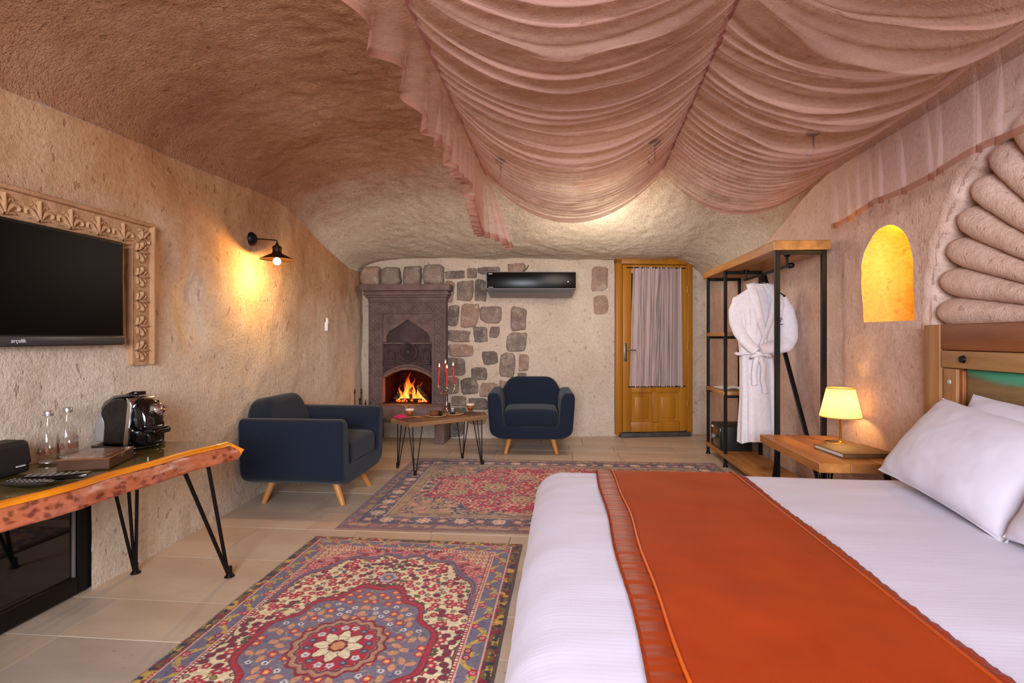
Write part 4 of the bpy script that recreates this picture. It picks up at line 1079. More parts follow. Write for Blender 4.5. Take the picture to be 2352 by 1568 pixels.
mb = MB(); mb.lathe([(0, 0), (.055, 0), (.057, .006), (.045, .012), (.02, .022), (.010, .04), (.008, .06), (.014, .075), (.008, .09), (.006, .12), (.009, .15), (.006, .18), (.010, .20), (.016, .215), (.006, .225)], n=24); mb.build('stem', m_silver, ca)
CP = [(-.075, -.015, .255), (.005, -.055, .245), (.072, .015, .265), (.004, .03, .275)]
for i, (cx, cy_, cz) in enumerate(CP):
    mb = MB(); d = math.hypot(cx, cy_); ux, uy = cx/d, cy_/d
    mb.tube([(0, 0, .195), (ux*d*.35, uy*d*.35, .178), (ux*d*.75, uy*d*.75, .19), (ux*d, uy*d, .225), (cx, cy_, cz-.016)], .0042, 8)
    mb.lathe([(.004, -.02), (.018, -.012), (.019, -.008), (.010, -.006), (.011, .012), (.013, .014), (.009, .014), (.008, 0)], (cx, cy_, cz), 16); mb.build('arm', m_silver, ca)
    t = thing('candle', ['slim red candle burning at the left arm of the candelabra', 'red candle burning in front of the stem of the candelabra', 'slim red candle burning at the right arm of the candelabra', 'red candle burning behind the stem of the candelabra'][i], 'candle', (-1.065, 4.985, ZC_), math.radians(10), 'red candles in the candelabra')
    h = .175 if i != 3 else .185
    mb = MB(); ln = [.008, 0, -.012, -.016][i]
    mb.tube([(cx, cy_, cz+.001), (cx+ln*.5, cy_, cz+h*.5), (cx+ln, cy_, cz+h-.006), (cx+ln, cy_, cz+h)], [.0098, .0088, .0075, .004], 14); mb.build('wax', m_red, t)
    mb = MB(); mb.cyl((cx+ln, cy_, cz+h), (cx+ln, cy_, cz+h+.008), .0012, None, 6); mb.build('wick', m_dark, t)
    mb = MB(); mb.lathe([(.001, .003), (.006, .010), (.0058, .018), (.003, .029), (.0005, .038)], (cx+ln, cy_, cz+h), 12); mb.build('flame', emit('candle flame', (1, .62, .2, 1), 5), t)

# ------------------------------------------------------------------ clothes rack
rk = thing('clothes_rack', 'black steel clothes rack with oak shelves along the right wall', 'clothes rack', (1.60, 4.70, 0))
Yn, Ym, Yf = -.875, .29, .86; xf, xb = -.15, .15
def bar(p0, p1, w=.026, name='post'):
    p0, p1 = Vector(p0), Vector(p1); d = (p1-p0); L = d.length
    q = d.to_track_quat('Z', 'Y').to_matrix().to_4x4(); q.translation = (p0+p1)/2
    mb = MB(); mb.box((0, 0, 0), (w, w, L), .002, q, 1); return mb.build(name, m_black, rk)
for yv in (Yn, Ym, Yf):
    for xv in (xf, xb):
        bar((xv, yv, 0), (xv, yv, 1.735), .030 if yv == Yn else .026)
        mb = MB(); mb.cyl((xv, yv, 0), (xv, yv, .016), .024, .02, 12); mb.build('foot', m_black, rk)
    bar((xf, yv, 1.722), (xb, yv, 1.722), .026, 'cross_bar')
    bar((xf, yv, .07), (xb, yv, .07), .022, 'cross_bar')
for z in (1.150, .625):
    bar((xf, Ym, z), (xb, Ym, z), .022, 'cross_bar'); bar((xf, Yf, z), (xb, Yf, z), .022, 'cross_bar')
bar((xb, .20, 1.70), (xb, Yn, .06), .026, 'brace'); bar((xb, .22, 1.70), (xb, Yf, .12), .024, 'brace')
bar((xb, Yn, .07), (xb, Yf, .07), .022, 'bottom_rail')
mb = MB()
for p in ([(-.185, -.91), (.185, -.91), (.185, .92), (-.185, .92)],): mb.prism(round_poly(p, .006, 2), 1.736, 1.80, None, .004)
mb.build('top_board', m_oak, rk)
for z, y0, y1, nm in ((1.163, Ym-.01, Yf+.01, 'shelf'), (.638, Ym-.01, Yf+.01, 'shelf'), (.083, Yn+.02, Yf+.01, 'bottom_shelf')):
    mb = MB(); mb.box((-.005, (y0+y1)/2, z+.016), (.33, y1-y0, .036), .004); mb.build(nm, m_oak, rk)
mb = MB(); mb.cyl((0, -.70, 1.655), (0, .24, 1.655), .012, None, 12)
for yv in (-.66, .20):
    mb.tube([(0, yv, 1.736), (0, yv, 1.655)], .009, 8); mb.lathe([(.02, 0), (.02, .008)], (0, yv, 1.728), 12)
mb.lathe([(0, 0), (.02, 0), (.02, .05), (0, .05)], (0, 0, 0), 14, Matrix.Translation((0, -.74, 1.655)) @ Matrix.Rotation(-PI/2, 4, 'X'))
mb.build('hanging_rail', m_black, rk)

sf = thing('safe', 'black electronic safe box on the bottom shelf of the clothes rack', 'safe', (1.585, 5.28, .118))
mb = MB(); mb.box((0, 0, .11), (.27, .34, .22), .006); mb.build('body', m_matblack, sf)
mb = MB(); mb.box((-.137, 0, .11), (.008, .31, .19), .003); sd = mb.build('door', m_blackpl, sf)
mb = MB(); mb.cyl((-.14, .05, .10), (-.165, .05, .10), .028, .024, 20); mb.build('dial', m_grey, sd)
mb = MB(); mb.box((-.142, -.02, .195) if False else (-.142, .11, .185), (.003, .05, .016)); mb.build('badge', m_white, sd)
mg = thing('folded_magazine', 'open white magazine lying on the middle rack shelf', 'magazine', (1.59, 5.23, .675), .1)
n1, n2 = 24, 10; X_, Y_ = np.meshgrid(np.linspace(-.14, .14, n1), np.linspace(-.15, .15, n2), indexing='ij')
Zm_ = .004+.018*np.abs(np.sin(X_*22.4))*(1-np.abs(X_)/.2)
V = np.concatenate([np.stack([X_, Y_, Zm_], -1).reshape(-1, 3), np.stack([X_, Y_, Zm_*0+.0005], -1).reshape(-1, 3)]); Fg = grid_faces(n1, n2)
np_mesh('pages', V, np.concatenate([Fg, Fg[:, ::-1]+n1*n2]), M('printed pages', '#c9cfd6', '#eceae6', .5, 0, 25), mg)

# bathrobe
rb = thing('bathrobe', 'white belted bathrobe hanging from the rail of the clothes rack', 'bathrobe', (1.572, 4.50, .32))
def prof(z):
    zs = [0, .10, .35, .60, .70, .80, .95, 1.08, 1.16, 1.21, 1.255]
    w = [.150, .148, .135, .128, .122, .135, .165, .190, .180, .105, .045]
    dd = [.085, .085, .08, .08, .07, .085, .095, .085, .06, .05, .045]
    cx = [-.01, -.01, -.012, -.02, -.03, -.025, -.008, 0, 0, 0, 0]
    return np.interp(z, zs, w), np.interp(z, zs, dd), np.interp(z, zs, cx)
nz_, na = 110, 120; V = []
for i in range(nz_):
    z = 1.255*i/(nz_-1); w, d, cx = prof(z)
    for k in range(na):
        a_ = 2*PI*k/na; s0_ = math.sin(a_); lo = max(0, 1-z/.72); up_ = max(0, min(1, (z-.70)/.2))
        f = 1+(.05+.11*lo)*math.sin(9*a_+1.2*math.sin(3*z)+.5)+.05*lo*math.sin(17*a_+2)+.07*up_*(math.sin(15*a_+5*z)+.5*math.sin(26*a_-9*z))*abs(s0_)
        sq = .8; c_, s_ = math.cos(a_), math.sin(a_)
        x = cx+w*math.copysign(abs(c_)**sq, c_)*(1+(f-1)*(1-.7*abs(c_))); y = d*math.copysign(abs(s_)**sq, s_)*f
        V.append((x, y, z+.012*math.sin(a_*3+1)*(1 if i == 0 else 0)))
np_mesh('robe_body', V, grid_faces(na, nz_, None, True) if False else np.array([(i*na+k, i*na+(k+1) % na, (i+1)*na+(k+1) % na, (i+1)*na+k) for i in range(nz_-1) for k in range(na)]), m_terry, rb)
def sleeve(name, pts, rs, flat=.6, wr_=7):
    mb = MB(); m_ = len(pts); P = []
    R = []
    N = 36
    for j in range(N+1):   # Catmull-Rom through the joints
        u = j/N*(m_-1); i = min(int(u), m_-2); t = u-i
        p0, p1, p2, p3 = [Vector(pts[max(0, min(m_-1, q))]) for q in (i-1, i, i+1, i+2)]
        P.append(.5*((2*p1)+(-p0+p2)*t+(2*p0-5*p1+4*p2-p3)*t*t+(-p0+3*p1-3*p2+p3)*t**3))
        R.append((rs[i]*(1-t)+rs[i+1]*t)*(1+.03*math.sin(wr_*u*1.3)+.015*math.sin(11*u)))
    mb.tube(P, R, 20, True, flat); return mb.build(name, m_terry, rb)
sleeve('sleeve', [(-.150, -.0, 1.135), (-.188, -.02, 1.02), (-.178, -.045, .90), (-.135, -.09, .80), (-.07, -.125, .72)], [.055, .058, .054, .048, .038], .7)
sleeve('sleeve', [(.155, -.0, 1.135), (.198, -.02, 1.02), (.202, -.045, .86), (.155, -.085, .775), (.05, -.118, .755), (-.04, -.13, .735)], [.055, .062, .072, .064, .052, .042], .7)
# shawl collar: two thick bands crossing at the waist
for s_, pts in ((-1, [(-.03, .03, 1.275), (-.06, -.02, 1.265), (-.055, -.085, 1.17), (-.03, -.108, 1.02), (.0, -.11, .88), (.02, -.10, .74)]), (1, [(.03, .03, 1.275), (.065, -.02, 1.26), (.08, -.085, 1.13), (.045, -.115, 1.00), (.0, -.118, .86), (-.045, -.105, .74)])):
    mb = MB(); n_ = len(pts); V = []; K = 8; N = 30
    for j in range(N+1):
        u = j/N*(n_-1); i = min(int(u), n_-2); t = u-i; p = Vector(pts[i]).lerp(Vector(pts[i+1]), t)
        wv = .036*math.sin(PI*min(1, .30+.70*j/N))+.014
        for k in range(K):
            q = k/(K-1); V.append((p.x+s_*wv*(q-.3)*1.3, p.y-.012*math.sin(PI*q)+.012*q, p.z-.01*q))
        for k in range(K):
            q = 1-k/(K-1); V.append((p.x+s_*wv*(q-.3)*1.3, p.y+.006+.012*q, p.z-.01*q))
    kk = 2*K; mb.add(V, [(i*kk+k, i*kk+(k+1) % kk, (i+1)*kk+(k+1) % kk, (i+1)*kk+k) for i in range(N) for k in range(kk)], True); mb.build('collar', m_terry, rb)
mb = MB(); vs = []
N = 40
for j in range(N+1):
    a_ = 2*PI*j/N; vs.append((-.03+.140*math.cos(a_), .092*math.sin(a_), .70+.004*math.sin(5*a_)))
mb.tube(vs, .022, 10, False, .45); mb.build('belt', m_terry, rb)
mb = MB(); mb.rbox((-.055, -.118, .70), (.05, .035, .045), .015, 8); mb.tube([(-.05, -.125, .70), (-.085, -.14, .69), (-.11, -.13, .675), (-.08, -.128, .69)], .014, 8); mb.tube([(-.05, -.125, .70), (0, -.14, .70), (.045, -.13, .685), (0, -.125, .69)], .014, 8); mb.build('belt_knot', m_terry, rb)
for pts in ([(-.06, -.125, .69), (-.075, -.13, .62), (-.085, -.128, .54), (-.078, -.128, .46)], [(-.04, -.125, .69), (-.015, -.135, .60), (-.02, -.135, .50), (.0, -.132, .40)]):
    mb = MB()
    P = [Vector(p) for p in pts]; V = []
    for j in range(16):
        u = j/15*3; i = min(int(u), 2); t = u-i; p = P[i].lerp(P[i+1], t); V += [(p.x-.020, p.y+.003*math.sin(3*u), p.z), (p.x+.020, p.y-.003*math.sin(3*u), p.z), (p.x+.020, p.y+.008, p.z), (p.x-.020, p.y+.008, p.z)]
    mb.add(V, [(i*4+k, i*4+(k+1) % 4, (i+1)*4+(k+1) % 4, (i+1)*4+k) for i in range(15) for k in range(4)]+[(0, 1, 2, 3), (63, 62, 61, 60)], True); mb.build('belt_end', m_terry, rb)
mb = MB(); mb.tube([(.098, -.120, .945), (.115, -.122, .955), (.108, -.122, .975), (.118, -.122, .985), (.128, -.12, .965)], .0028, 6); mb.tube([(.088, -.116, .93), (.110, -.121, .932), (.135, -.117, .934)], .003, 6); mb.build('embroidery', M('purple thread', '#4a2238', None, .7), rb)
hg = thing('clothes_hanger', 'dark hanger hooked over the rack rail inside the white bathrobe', 'hanger', (1.585, 4.50, 1.56))
mb = MB(); mb.tube([(0, 0, 0), (0, 0, .05), (.0, .012, .065), (0, .018, .085), (.0, .008, .103), (0, -.012, .108), (0, -.02, .095)], .004, 8); mb.build('hook', m_black, hg)
mb = MB(); mb.tube([(-.18, 0, -.085), (-.08, 0, -.02), (0, 0, 0), (.08, 0, -.02), (.18, 0, -.085)], .010, 8); mb.build('shoulders', m_black, hg)

# ------------------------------------------------------------------ bed
bd = thing('bed', 'wide double bed made up in white satin stripe linen', 'bed', (.79, 1.79, 0))
BX0, BX1, BY = -.915, .955, .915; TOP = .512
mb = MB(); mb.box((.02, 0, .10), (1.80, 1.70, .19), .01); mb.build('bed_base', m_matblack, bd)
def linen_fn(Pv):
    Pv = Pv.copy(); k = np.clip((.10-Pv[:, 2])/.25, 0, 1)
    Pv[:, 0] += np.where(Pv[:, 0] < -.5, -.012*k*np.sin(Pv[:, 1]*13), 0)
    n_ = fbm(Pv[:, 0]*.6, Pv[:, 1]*2.2, Pv[:, 2], 3, 3.0)
    Pv[:, 2] += np.where(Pv[:, 2] > 0, .006*n_, 0); Pv[:, 0] += np.where(Pv[:, 0] < -.85, .010*fbm(Pv[:, 0], Pv[:, 1], Pv[:, 2], 3, 4), 0)
    Pv[:, 1] += np.where(np.abs(Pv[:, 1]) > .85, .010*fbm(Pv[:, 0], Pv[:, 1], Pv[:, 2], 3, 4), 0)
    return Pv
mb = MB(); mb.rbox(((BX0+BX1)/2, 0, .271), (BX1-BX0, 2*BY, .482), .135, 70, None, linen_fn); mb.build('duvet', m_linen, bd)

rn = thing('bed_runner', 'burnt orange velvet runner laid across the white bed', 'bed runner', (.79, 1.79, 0))
def bedpath(off, n=150):
    R = .135+off; h = TOP+off-R; pts = []
    yy = BY-.135
    pts += [(yy+R, z) for z in np.linspace(.16, h, 10)[:-1]]
    pts += [(yy+R*math.cos(t), h+R*math.sin(t)) for t in np.linspace(0, PI/2, 14)[:-1]]
    pts += [(y, h+R) for y in np.linspace(yy, -yy, n)]
    pts += [(-yy-R*math.sin(t), h+R*math.cos(t)) for t in np.linspace(0, PI/2, 14)[1:]]
    pts += [(-yy-R, z) for z in np.linspace(h, .16, 10)[1:]]
    return pts
def cloth_strip(name, x0, x1, off, mat, nx_, ruff=0, thick=.006, edge=0):
    pts = bedpath(off); V = []; m_ = len(pts); xs_ = np.linspace(0, 1, nx_)
    for q, (y, z) in enumerate(pts):
        for t in xs_:
            xx = (x0(y) if callable(x0) else x0)*(1-t)+(x1(y) if callable(x1) else x1)*t
            r = ruff*math.sin(y*2*PI/.034+3*math.sin(y*9)+2*t)*(1-t*.3)+ruff*.8*math.sin(y*2*PI/.09+1)
            crown = edge*math.sin(PI*t)
            nz__ = 1 if abs(y) < .8 else .3
            wob = .0025*float(vnoise(xx*6, y*6, 3)) if mat is m_velvet else 0
            V.append((xx, y+(0 if nz__ == 1 else math.copysign(r+crown, y)), z+(r+crown+wob if nz__ == 1 else 0)))
    F = grid_faces(m_, nx_); me_off = len(V)
    o = np_mesh(name, V, F, mat, rn)
    so = o.modifiers.new('thickness', 'SOLIDIFY'); so.thickness = thick; so.offset = 1
    return o
wv = lambda y: .005*math.sin(4*y+.5)+.003*math.sin(11*y)
L0, L1 = -.625+.005, .02
cloth_strip('velvet_cloth', lambda y: -.558+wv(y)-.03*(y-.9)*-.0+.012*(.9-y)*0, lambda y: -.005-.012*(.9-y)*0, .010, m_velvet, 40, 0, .006)
cloth_strip('ruffled_border', lambda y: -.632+.004*math.sin(9*y), lambda y: -.545+wv(y), .009, m_hem, 10, .0014, .004, .004)
cloth_strip('ruffled_border', lambda y: .034+.004*math.sin(8*y+2), lambda y: -.012, .009, m_hem, 8, .0016, .004, .004)
pts = bedpath(.019)
mb = MB(); mb.tube([(-.556+wv(y), y, z) for y, z in pts], .0045, 8); mb.build('piping', M('golden orange piping', '#c25212', None, .35, 0), rn)
mb = MB(); mb.tube([(-.008, y, z) for y, z in pts], .0042, 8); mb.build('piping', M('orange piping', '#a83e0a', None, .4, 0), rn)

def pillow(label, w, h, t, loc, tilt, spin=0, seed=0):
    o = thing('pillow', label, 'pillow', loc, 0, 'white bed pillows')
    n_ = 56; u = np.linspace(-1, 1, n_); U_, V_ = np.meshgrid(u, u, indexing='ij')
    A = np.clip(1-np.abs(U_)**2.6, 0, 1)**.55*np.clip(1-np.abs(V_)**2.6, 0, 1)**.55
    k = 1-.055*(1-np.abs(V_)**2)*np.abs(U_)**6; k2 = 1-.06*(1-np.abs(U_)**2)*np.abs(V_)**6
    X_, Y_ = U_*w/2*k, V_*h/2*k2
    wr_ = .008*fbm(U_+seed, V_*1.0, seed, 3, 3.2)*(.3+A)+.005*np.sin((U_*V_)*14+seed)*(1-A)
    top = np.stack([X_, Y_, A*t/2+wr_+.003], -1).reshape(-1, 3); bot = np.stack([X_, Y_, -A*t/2+wr_*.5-.003], -1).reshape(-1, 3)
    Fg = grid_faces(n_, n_); N = n_*n_
    F = [Fg, Fg[:, ::-1]+N]
    ring = [i*n_ for i in range(n_)]+[(n_-1)*n_+j for j in range(1, n_)]+[i*n_+n_-1 for i in range(n_-2, -1, -1)]+[j for j in range(n_-2, 0, -1)]
    F.append(np.array([(ring[i], ring[(i+1) % len(ring)], ring[(i+1) % len(ring)]+N, ring[i]+N) for i in range(len(ring))]))
    # width runs along world Y, height climbs the headboard
    R_ = Matrix.Rotation(tilt, 4, 'Y') @ Matrix.Rotation(spin, 4, 'Z') @ Matrix(((0, 1, 0, 0), (1, 0, 0, 0), (0, 0, -1, 0), (0, 0, 0, 1)))
    P = np.concatenate([top, bot]); P[:, 1] += h/2
    P = P @ np.array(R_.to_3x3()).T
    np_mesh('pillowcase', P, np.concatenate(F), m_pillow, o)
    return o
pillow('white pillow at the far side, leaning in front of another pillow', .74, .41, .18, (1.385, 2.19, .535), math.radians(-53), math.radians(-5), 1)
pillow('white pillow partly hidden behind the far front pillow', .70, .41, .13, (1.535, 2.10, .53), math.radians(-65), math.radians(-2), 5)
pillow('white pillow at the near side, its corner showing by the far pillow', .72, .42, .17, (1.355, 1.45, .535), math.radians(-58), 0, 9)
pillow('white pillow leaning on the headboard behind the near front pillow', .70, .41, .13, (1.535, 1.38, .53), math.radians(-65), 0, 13)

# headboard made of old doors
hb = thing('headboard', 'reclaimed wood headboard with green paint traces behind the pillows', 'headboard', (1.80, 1.79, 0))
mb = MB(); mb.box((0, 0, .60), (.03, 2.0, 1.16)); mb.build('back_panel', m_dark, hb)
for yv in (.955, -.955):
    mb = MB(); mb.box((-.028, yv, .605), (.06, .11, 1.21), .004); mb.build('outer_stile', m_hbv, hb)
mb = MB(); mb.box((-.026, 0, 1.152), (.056, 1.80, .118), .005); mb.build('top_rail', m_hb1, hb)
mb = MB(); mb.box((-.032, 0, 1.052), (.05, 1.78, .078), .004); mb.build('inner_rail', m_hb2, hb)
for yv in (.845, .02, -.02-.0, -.845):
    if yv == -.02: continue
    mb = MB(); mb.box((-.028, yv, .53), (.045, .085 if abs(yv) > .1 else .12, .96), .004); mb.build('inner_stile', m_hbv, hb)
def painted():
    m, nt, p = new_mat('worn panel with green paint'); co = nd(nt, 'ShaderNodeTexCoord').outputs['Object']
    w = ramp(nt, noise(nt, co, 14, 5, .65, mapping=(1, .12, 1)), [(.3, srgb('#5d4426')), (.55, srgb('#84663e')), (.75, srgb('#a07f54'))])
    sp = nd(nt, 'ShaderNodeSeparateXYZ'); nt.links.new(co, sp.inputs[0])
    a_ = nd(nt, 'ShaderNodeMath', operation='MULTIPLY_ADD'); a_.inputs[1].default_value = .14; nt.links.new(noise(nt, co, 16, 4, .6, mapping=(1, .3, 1)), a_.inputs[0]); nt.links.new(sp.outputs[2], a_.inputs[2])
    g = ramp(nt, a_.outputs[0], [(.0, (0, 0, 0, 1)), (.5, (0, 0, 0, 1)), (.55, (1, 1, 1, 1))])
    rr = nd(nt, 'ShaderNodeMapRange'); rr.inputs[1].default_value = 1.02; rr.inputs[2].default_value = 1.06; nt.links.new(a_.outputs[0], rr.inputs[0])
    nt.links.new(mixc(nt, rr.outputs[0], w, srgb('#3f9170')), p.inputs['Base Color']); p.inputs['Roughness'].default_value = .65
    nt.links.new(bump(nt, noise(nt, co, 40, 4, .6, mapping=(1, .12, 1)), .4, .004), p.inputs['Normal']); return m
mp_ = painted()
for yv in (.445, -.425):
    mb = MB(); mb.box((-.016, yv, .54), (.02, .66, .94), .003); mb.build('door_panel', mp_, hb)
    mb = MB()
    for sy in (-.352, .352): mb.box((-.022, yv+sy, .53), (.03, .03, .95), .003)
    mb.build('panel_moulding', m_hb1, hb)
for yv in (.75, -.75):
    mb = MB(); mb.cyl((-.055, yv, 1.055), (-.068, yv, 1.055), .018, .014, 16); mb.build('bolt', m_black, hb)
    mb = MB(); mb.cyl((-.05, yv+.095, .95), (-.056, yv+.095, .95), .012, .009, 12); mb.build('nail_head', M('painted nail', '#a9a08c', None, .6), hb)
mb = MB(); mb.tube([(-.03, .52, .83), (-.06, .50, .85), (-.07, .40, .815), (-.065, .28, .79), (-.05, .12, .785)], [.01, .016, .016, .014, .008], 10); mb.build('iron_handle', m_iron, hb)

# ------------------------------------------------------------------ bedside table, lamp, book
bt = thing('bedside_table', 'rustic plank bedside table between bed and clothes rack', 'bedside table', (1.56, 3.37, 0))
for k in range(3):
    x0 = -.235+.157*k
    mb = MB(); mb.prism(round_poly([(x0+.001, -.425+.004*k), (x0+.156, -.425), (x0+.156, .42), (x0+.001, .425-.006*k)], .004, 2), .452, .50, None, .004); mb.build('plank', M('bedside plank %d' % k, ['#8d5524', '#7c4a22', '#9a6230'][k], ['#bf7d3e', '#a96d38', '#c58a4c'][k], .42, 0, 9, (1, .13, 1), .3, 40, .003), bt)
for sx, sy in ((-1, -1), (-1, 1), (1, -1), (1, 1)):
    mb = MB(); mb.tube([(sx*.15, sy*.33, .452), (sx*.185, sy*.39, .0)], .011, 8); mb.tube([(sx*.17, sy*.26, .452), (sx*.186, sy*.388, .02)], .007, 8); mb.build('leg', m_black, bt)
lp = thing('table_lamp', 'brass table lamp with glowing cream shade on the bedside table', 'lamp', (1.70, 3.50, .5005))
mb = MB(); mb.lathe([(0, 0), (.088, 0), (.090, .004), (.088, .009), (.02, .012), (.011, .018), (.008, .03)], n=36); mb.build('base', m_brass, lp)
mb = MB(); mb.lathe([(.007, .012), (.007, .19), (.012, .20), (.012, .215), (0, .215)], n=16); mb.build('stem', m_brass, lp)
def shade_mat():
    m, nt, p = new_mat('cream lamp shade'); d = nd(nt, 'ShaderNodeBsdfDiffuse'); d.inputs[0].default_value = (.85, .72, .42, 1)
    t = nd(nt, 'ShaderNodeBsdfTranslucent'); t.inputs[0].default_value = (.95, .76, .36, 1); mx = nd(nt, 'ShaderNodeMixShader'); mx.inputs[0].default_value = .72
    nt.links.new(d.outputs[0], mx.inputs[1]); nt.links.new(t.outputs[0], mx.inputs[2]); nt.links.new(mx.outputs[0], nt.nodes['Material Output'].inputs[0]); return m
mb = MB(); mb.lathe([(.115, .166), (.076, .342)], n=48); mb.build('lamp_shade', shade_mat(), lp)
mb = MB(); mb.lathe([(.1155, .164), (.1155, .169), (.1137, .169), (.1137, .164), (.1155, .164)], n=48); m_braid = M('gold braid', '#b98d3c', None, .5); mb.build('shade_rim', m_braid, lp)
mb = MB(); mb.lathe([(.077, .338), (.077, .343), (.075, .343), (.075, .338), (.077, .338)], n=48); mb.build('shade_rim', m_braid, lp)
mb = MB(); bm = bmesh.new(); bmesh.ops.create_uvsphere(bm, u_segments=16, v_segments=10, radius=.024); mb.add([v.co+Vector((0, 0, .238)) for v in bm.verts], [tuple(v.index for v in f.verts) for f in bm.faces], True); bm.free(); mb.build('bulb', emit('warm lamp bulb', (1, .75, .35, 1), 8), lp)
lamp('table_lamp_light', 'POINT', (1.70, 3.50, .735), 10.5, (1, .57, .18), .03)
bk = thing('hardcover_book', 'large closed hardcover book lying beside the bedside lamp', 'book', (1.635, 3.23, .5005), math.radians(6))
mb = MB(); mb.box((.002, 0, .0125), (.272, .272, .019)); mb.build('pages', m_paper, bk)
mb = MB(); mb.box((0, 0, .0015), (.285, .285, .003)); mb.box((0, 0, .0235), (.285, .285, .003)); mb.box((0, -.141, .0125), (.285, .003, .023)); mb.build('cover', m_book, bk)

# ------------------------------------------------------------------ woven rugs: the knots are painted per vertex on a dense pile mesh
def hexc(h): return np.array(srgb(h)[:3])
class Weave:
    def __init__(s, W_, L_, res, field):
        s.W, s.L = W_, L_
        s.nx, s.ny = int(W_/2/res), int(L_/2/res)
        s.X, s.Y = np.meshgrid((np.arange(s.nx)+.5)*W_/2/s.nx, (np.arange(s.ny)+.5)*L_/2/s.ny, indexing='ij')
        s.D = np.minimum(W_/2-s.X, L_/2-s.Y)
        s.C = np.empty(s.X.shape+(3,)); s.C[:] = hexc(field)
        # running coordinate along the border, mirrored at the corner
        s.side = (W_/2-s.X) < (L_/2-s.Y)
        s.S = np.where(s.side, s.Y, s.X)
    def put(s, mask, col, a=1.0):
        c = hexc(col) if isinstance(col, str) else col
        m = np.clip(mask.astype(float), 0, 1)[..., None]*a; s.C = s.C*(1-m)+c*m
    def flower(s, x, y, r, cols, petals=6, inside=None, rot=0.0):
        i0, i1 = np.searchsorted(s.X[:, 0], [x-r*1.2, x+r*1.2]); j0, j1 = np.searchsorted(s.Y[0], [y-r*1.2, y+r*1.2])
        if i1 <= i0 or j1 <= j0: return
        X_, Y_ = s.X[i0:i1, j0:j1]-x, s.Y[i0:i1, j0:j1]-y
        R = np.hypot(X_, Y_); A = np.arctan2(Y_, X_)+rot; e = r*(.87+.13*np.cos(petals*A)); q = R/e
        ok = inside[i0:i1, j0:j1] if inside is not None else np.ones_like(q, bool)
        for lim, c in cols: 
            m = (q < lim) & ok; s.C[i0:i1, j0:j1][m] = hexc(c)
    def leaf(s, x, y, L_, w, ang, col, inside=None, out=None):
        i0, i1 = np.searchsorted(s.X[:, 0], [x-L_, x+L_]); j0, j1 = np.searchsorted(s.Y[0], [y-L_, y+L_])
        if i1 <= i0 or j1 <= j0: return
        X_, Y_ = s.X[i0:i1, j0:j1]-x, s.Y[i0:i1, j0:j1]-y
        u = X_*math.cos(ang)+Y_*math.sin(ang); v = -X_*math.sin(ang)+Y_*math.cos(ang)
        q = np.abs(v)/(w*np.clip(1-(u/L_)**2, 1e-3, 1))
        ok = inside[i0:i1, j0:j1] if inside is not None else np.ones_like(q, bool)
        if out: s.C[i0:i1, j0:j1][(q < 1.5) & (np.abs(u) < L_) & ok] = hexc(out)
        s.C[i0:i1, j0:j1][(q < 1) & (np.abs(u) < L_*.92) & ok] = hexc(col)
    def scatter(s, rng, n, dmin, inside, fn):
        P = []; k = 0
        while len(P) < n and k < n*60:
            k += 1; x, y = rng.uniform(0, s.W/2), rng.uniform(0, s.L/2)
            i, j = min(int(x/s.W*2*s.nx), s.nx-1), min(int(y/s.L*2*s.ny), s.ny-1)
            if inside[i, j] and all((x-a)**2+(y-b)**2 > dmin*dmin for a, b in P): P.append((x, y)); fn(x, y, rng)
    def build(s, name, parent, thick):
        C_ = np.concatenate([s.C[::-1], s.C], 0); C_ = np.concatenate([C_[:, ::-1], C_], 1)
        n1, n2 = C_.shape[:2]
        x = np.linspace(-s.W/2, s.W/2, n1); y = np.linspace(-s.L/2, s.L/2, n2); X_, Y_ = np.meshgrid(x, y, indexing='ij')
        C_ = C_*(1+.10*fbm(X_, Y_, 1, 3, 6)+.10*vnoise(X_*160, Y_*160, 2))[..., None]
        e = np.minimum(np.minimum(X_+s.W/2, s.W/2-X_), np.minimum(Y_+s.L/2, s.L/2-Y_))
        Z_ = thick*np.clip(e/.012, .1, 1)**.5+.0012*vnoise(X_*90, Y_*90, 5)+.002*np.clip(fbm(X_, Y_, 8, 2, 1.6), 0, 1)
        Xw = X_+.006*fbm(Y_, 0*Y_, 3, 2, 2.2); Yw = Y_+.006*fbm(X_, 0*X_, 7, 2, 2.2)
        V = np.stack([Xw, Yw, Z_], -1).reshape(-1, 3)
        o = np_mesh(name, V, grid_faces(n1, n2), None, parent)
        at = o.data.color_attributes.new('weave', 'FLOAT_COLOR', 'POINT')
        at.data.foreach_set('color', np.concatenate([np.clip(C_, 0, 1), np.ones(C_.shape[:2]+(1,))], -1).astype(np.float32).ravel())
        m, nt, p = new_mat(name+' wool'); a_ = nd(nt, 'ShaderNodeVertexColor', layer_name='weave'); nt.links.new(a_.outputs[0], p.inputs['Base Color'])
        p.inputs['Roughness'].default_value = .95; p.inputs['Specular IOR Level'].default_value = .1; p.inputs['Sheen Weight'].default_value = .15
        co = nd(nt, 'ShaderNodeTexCoord').outputs['Object']; nt.links.new(bump(nt, noise(nt, co, 420, 2, .6), .4, .002), p.inputs['Normal'])
        o.data.materials.append(m); return o
def rugline(w, a, b): return (w.D > a) & (w.D < b)

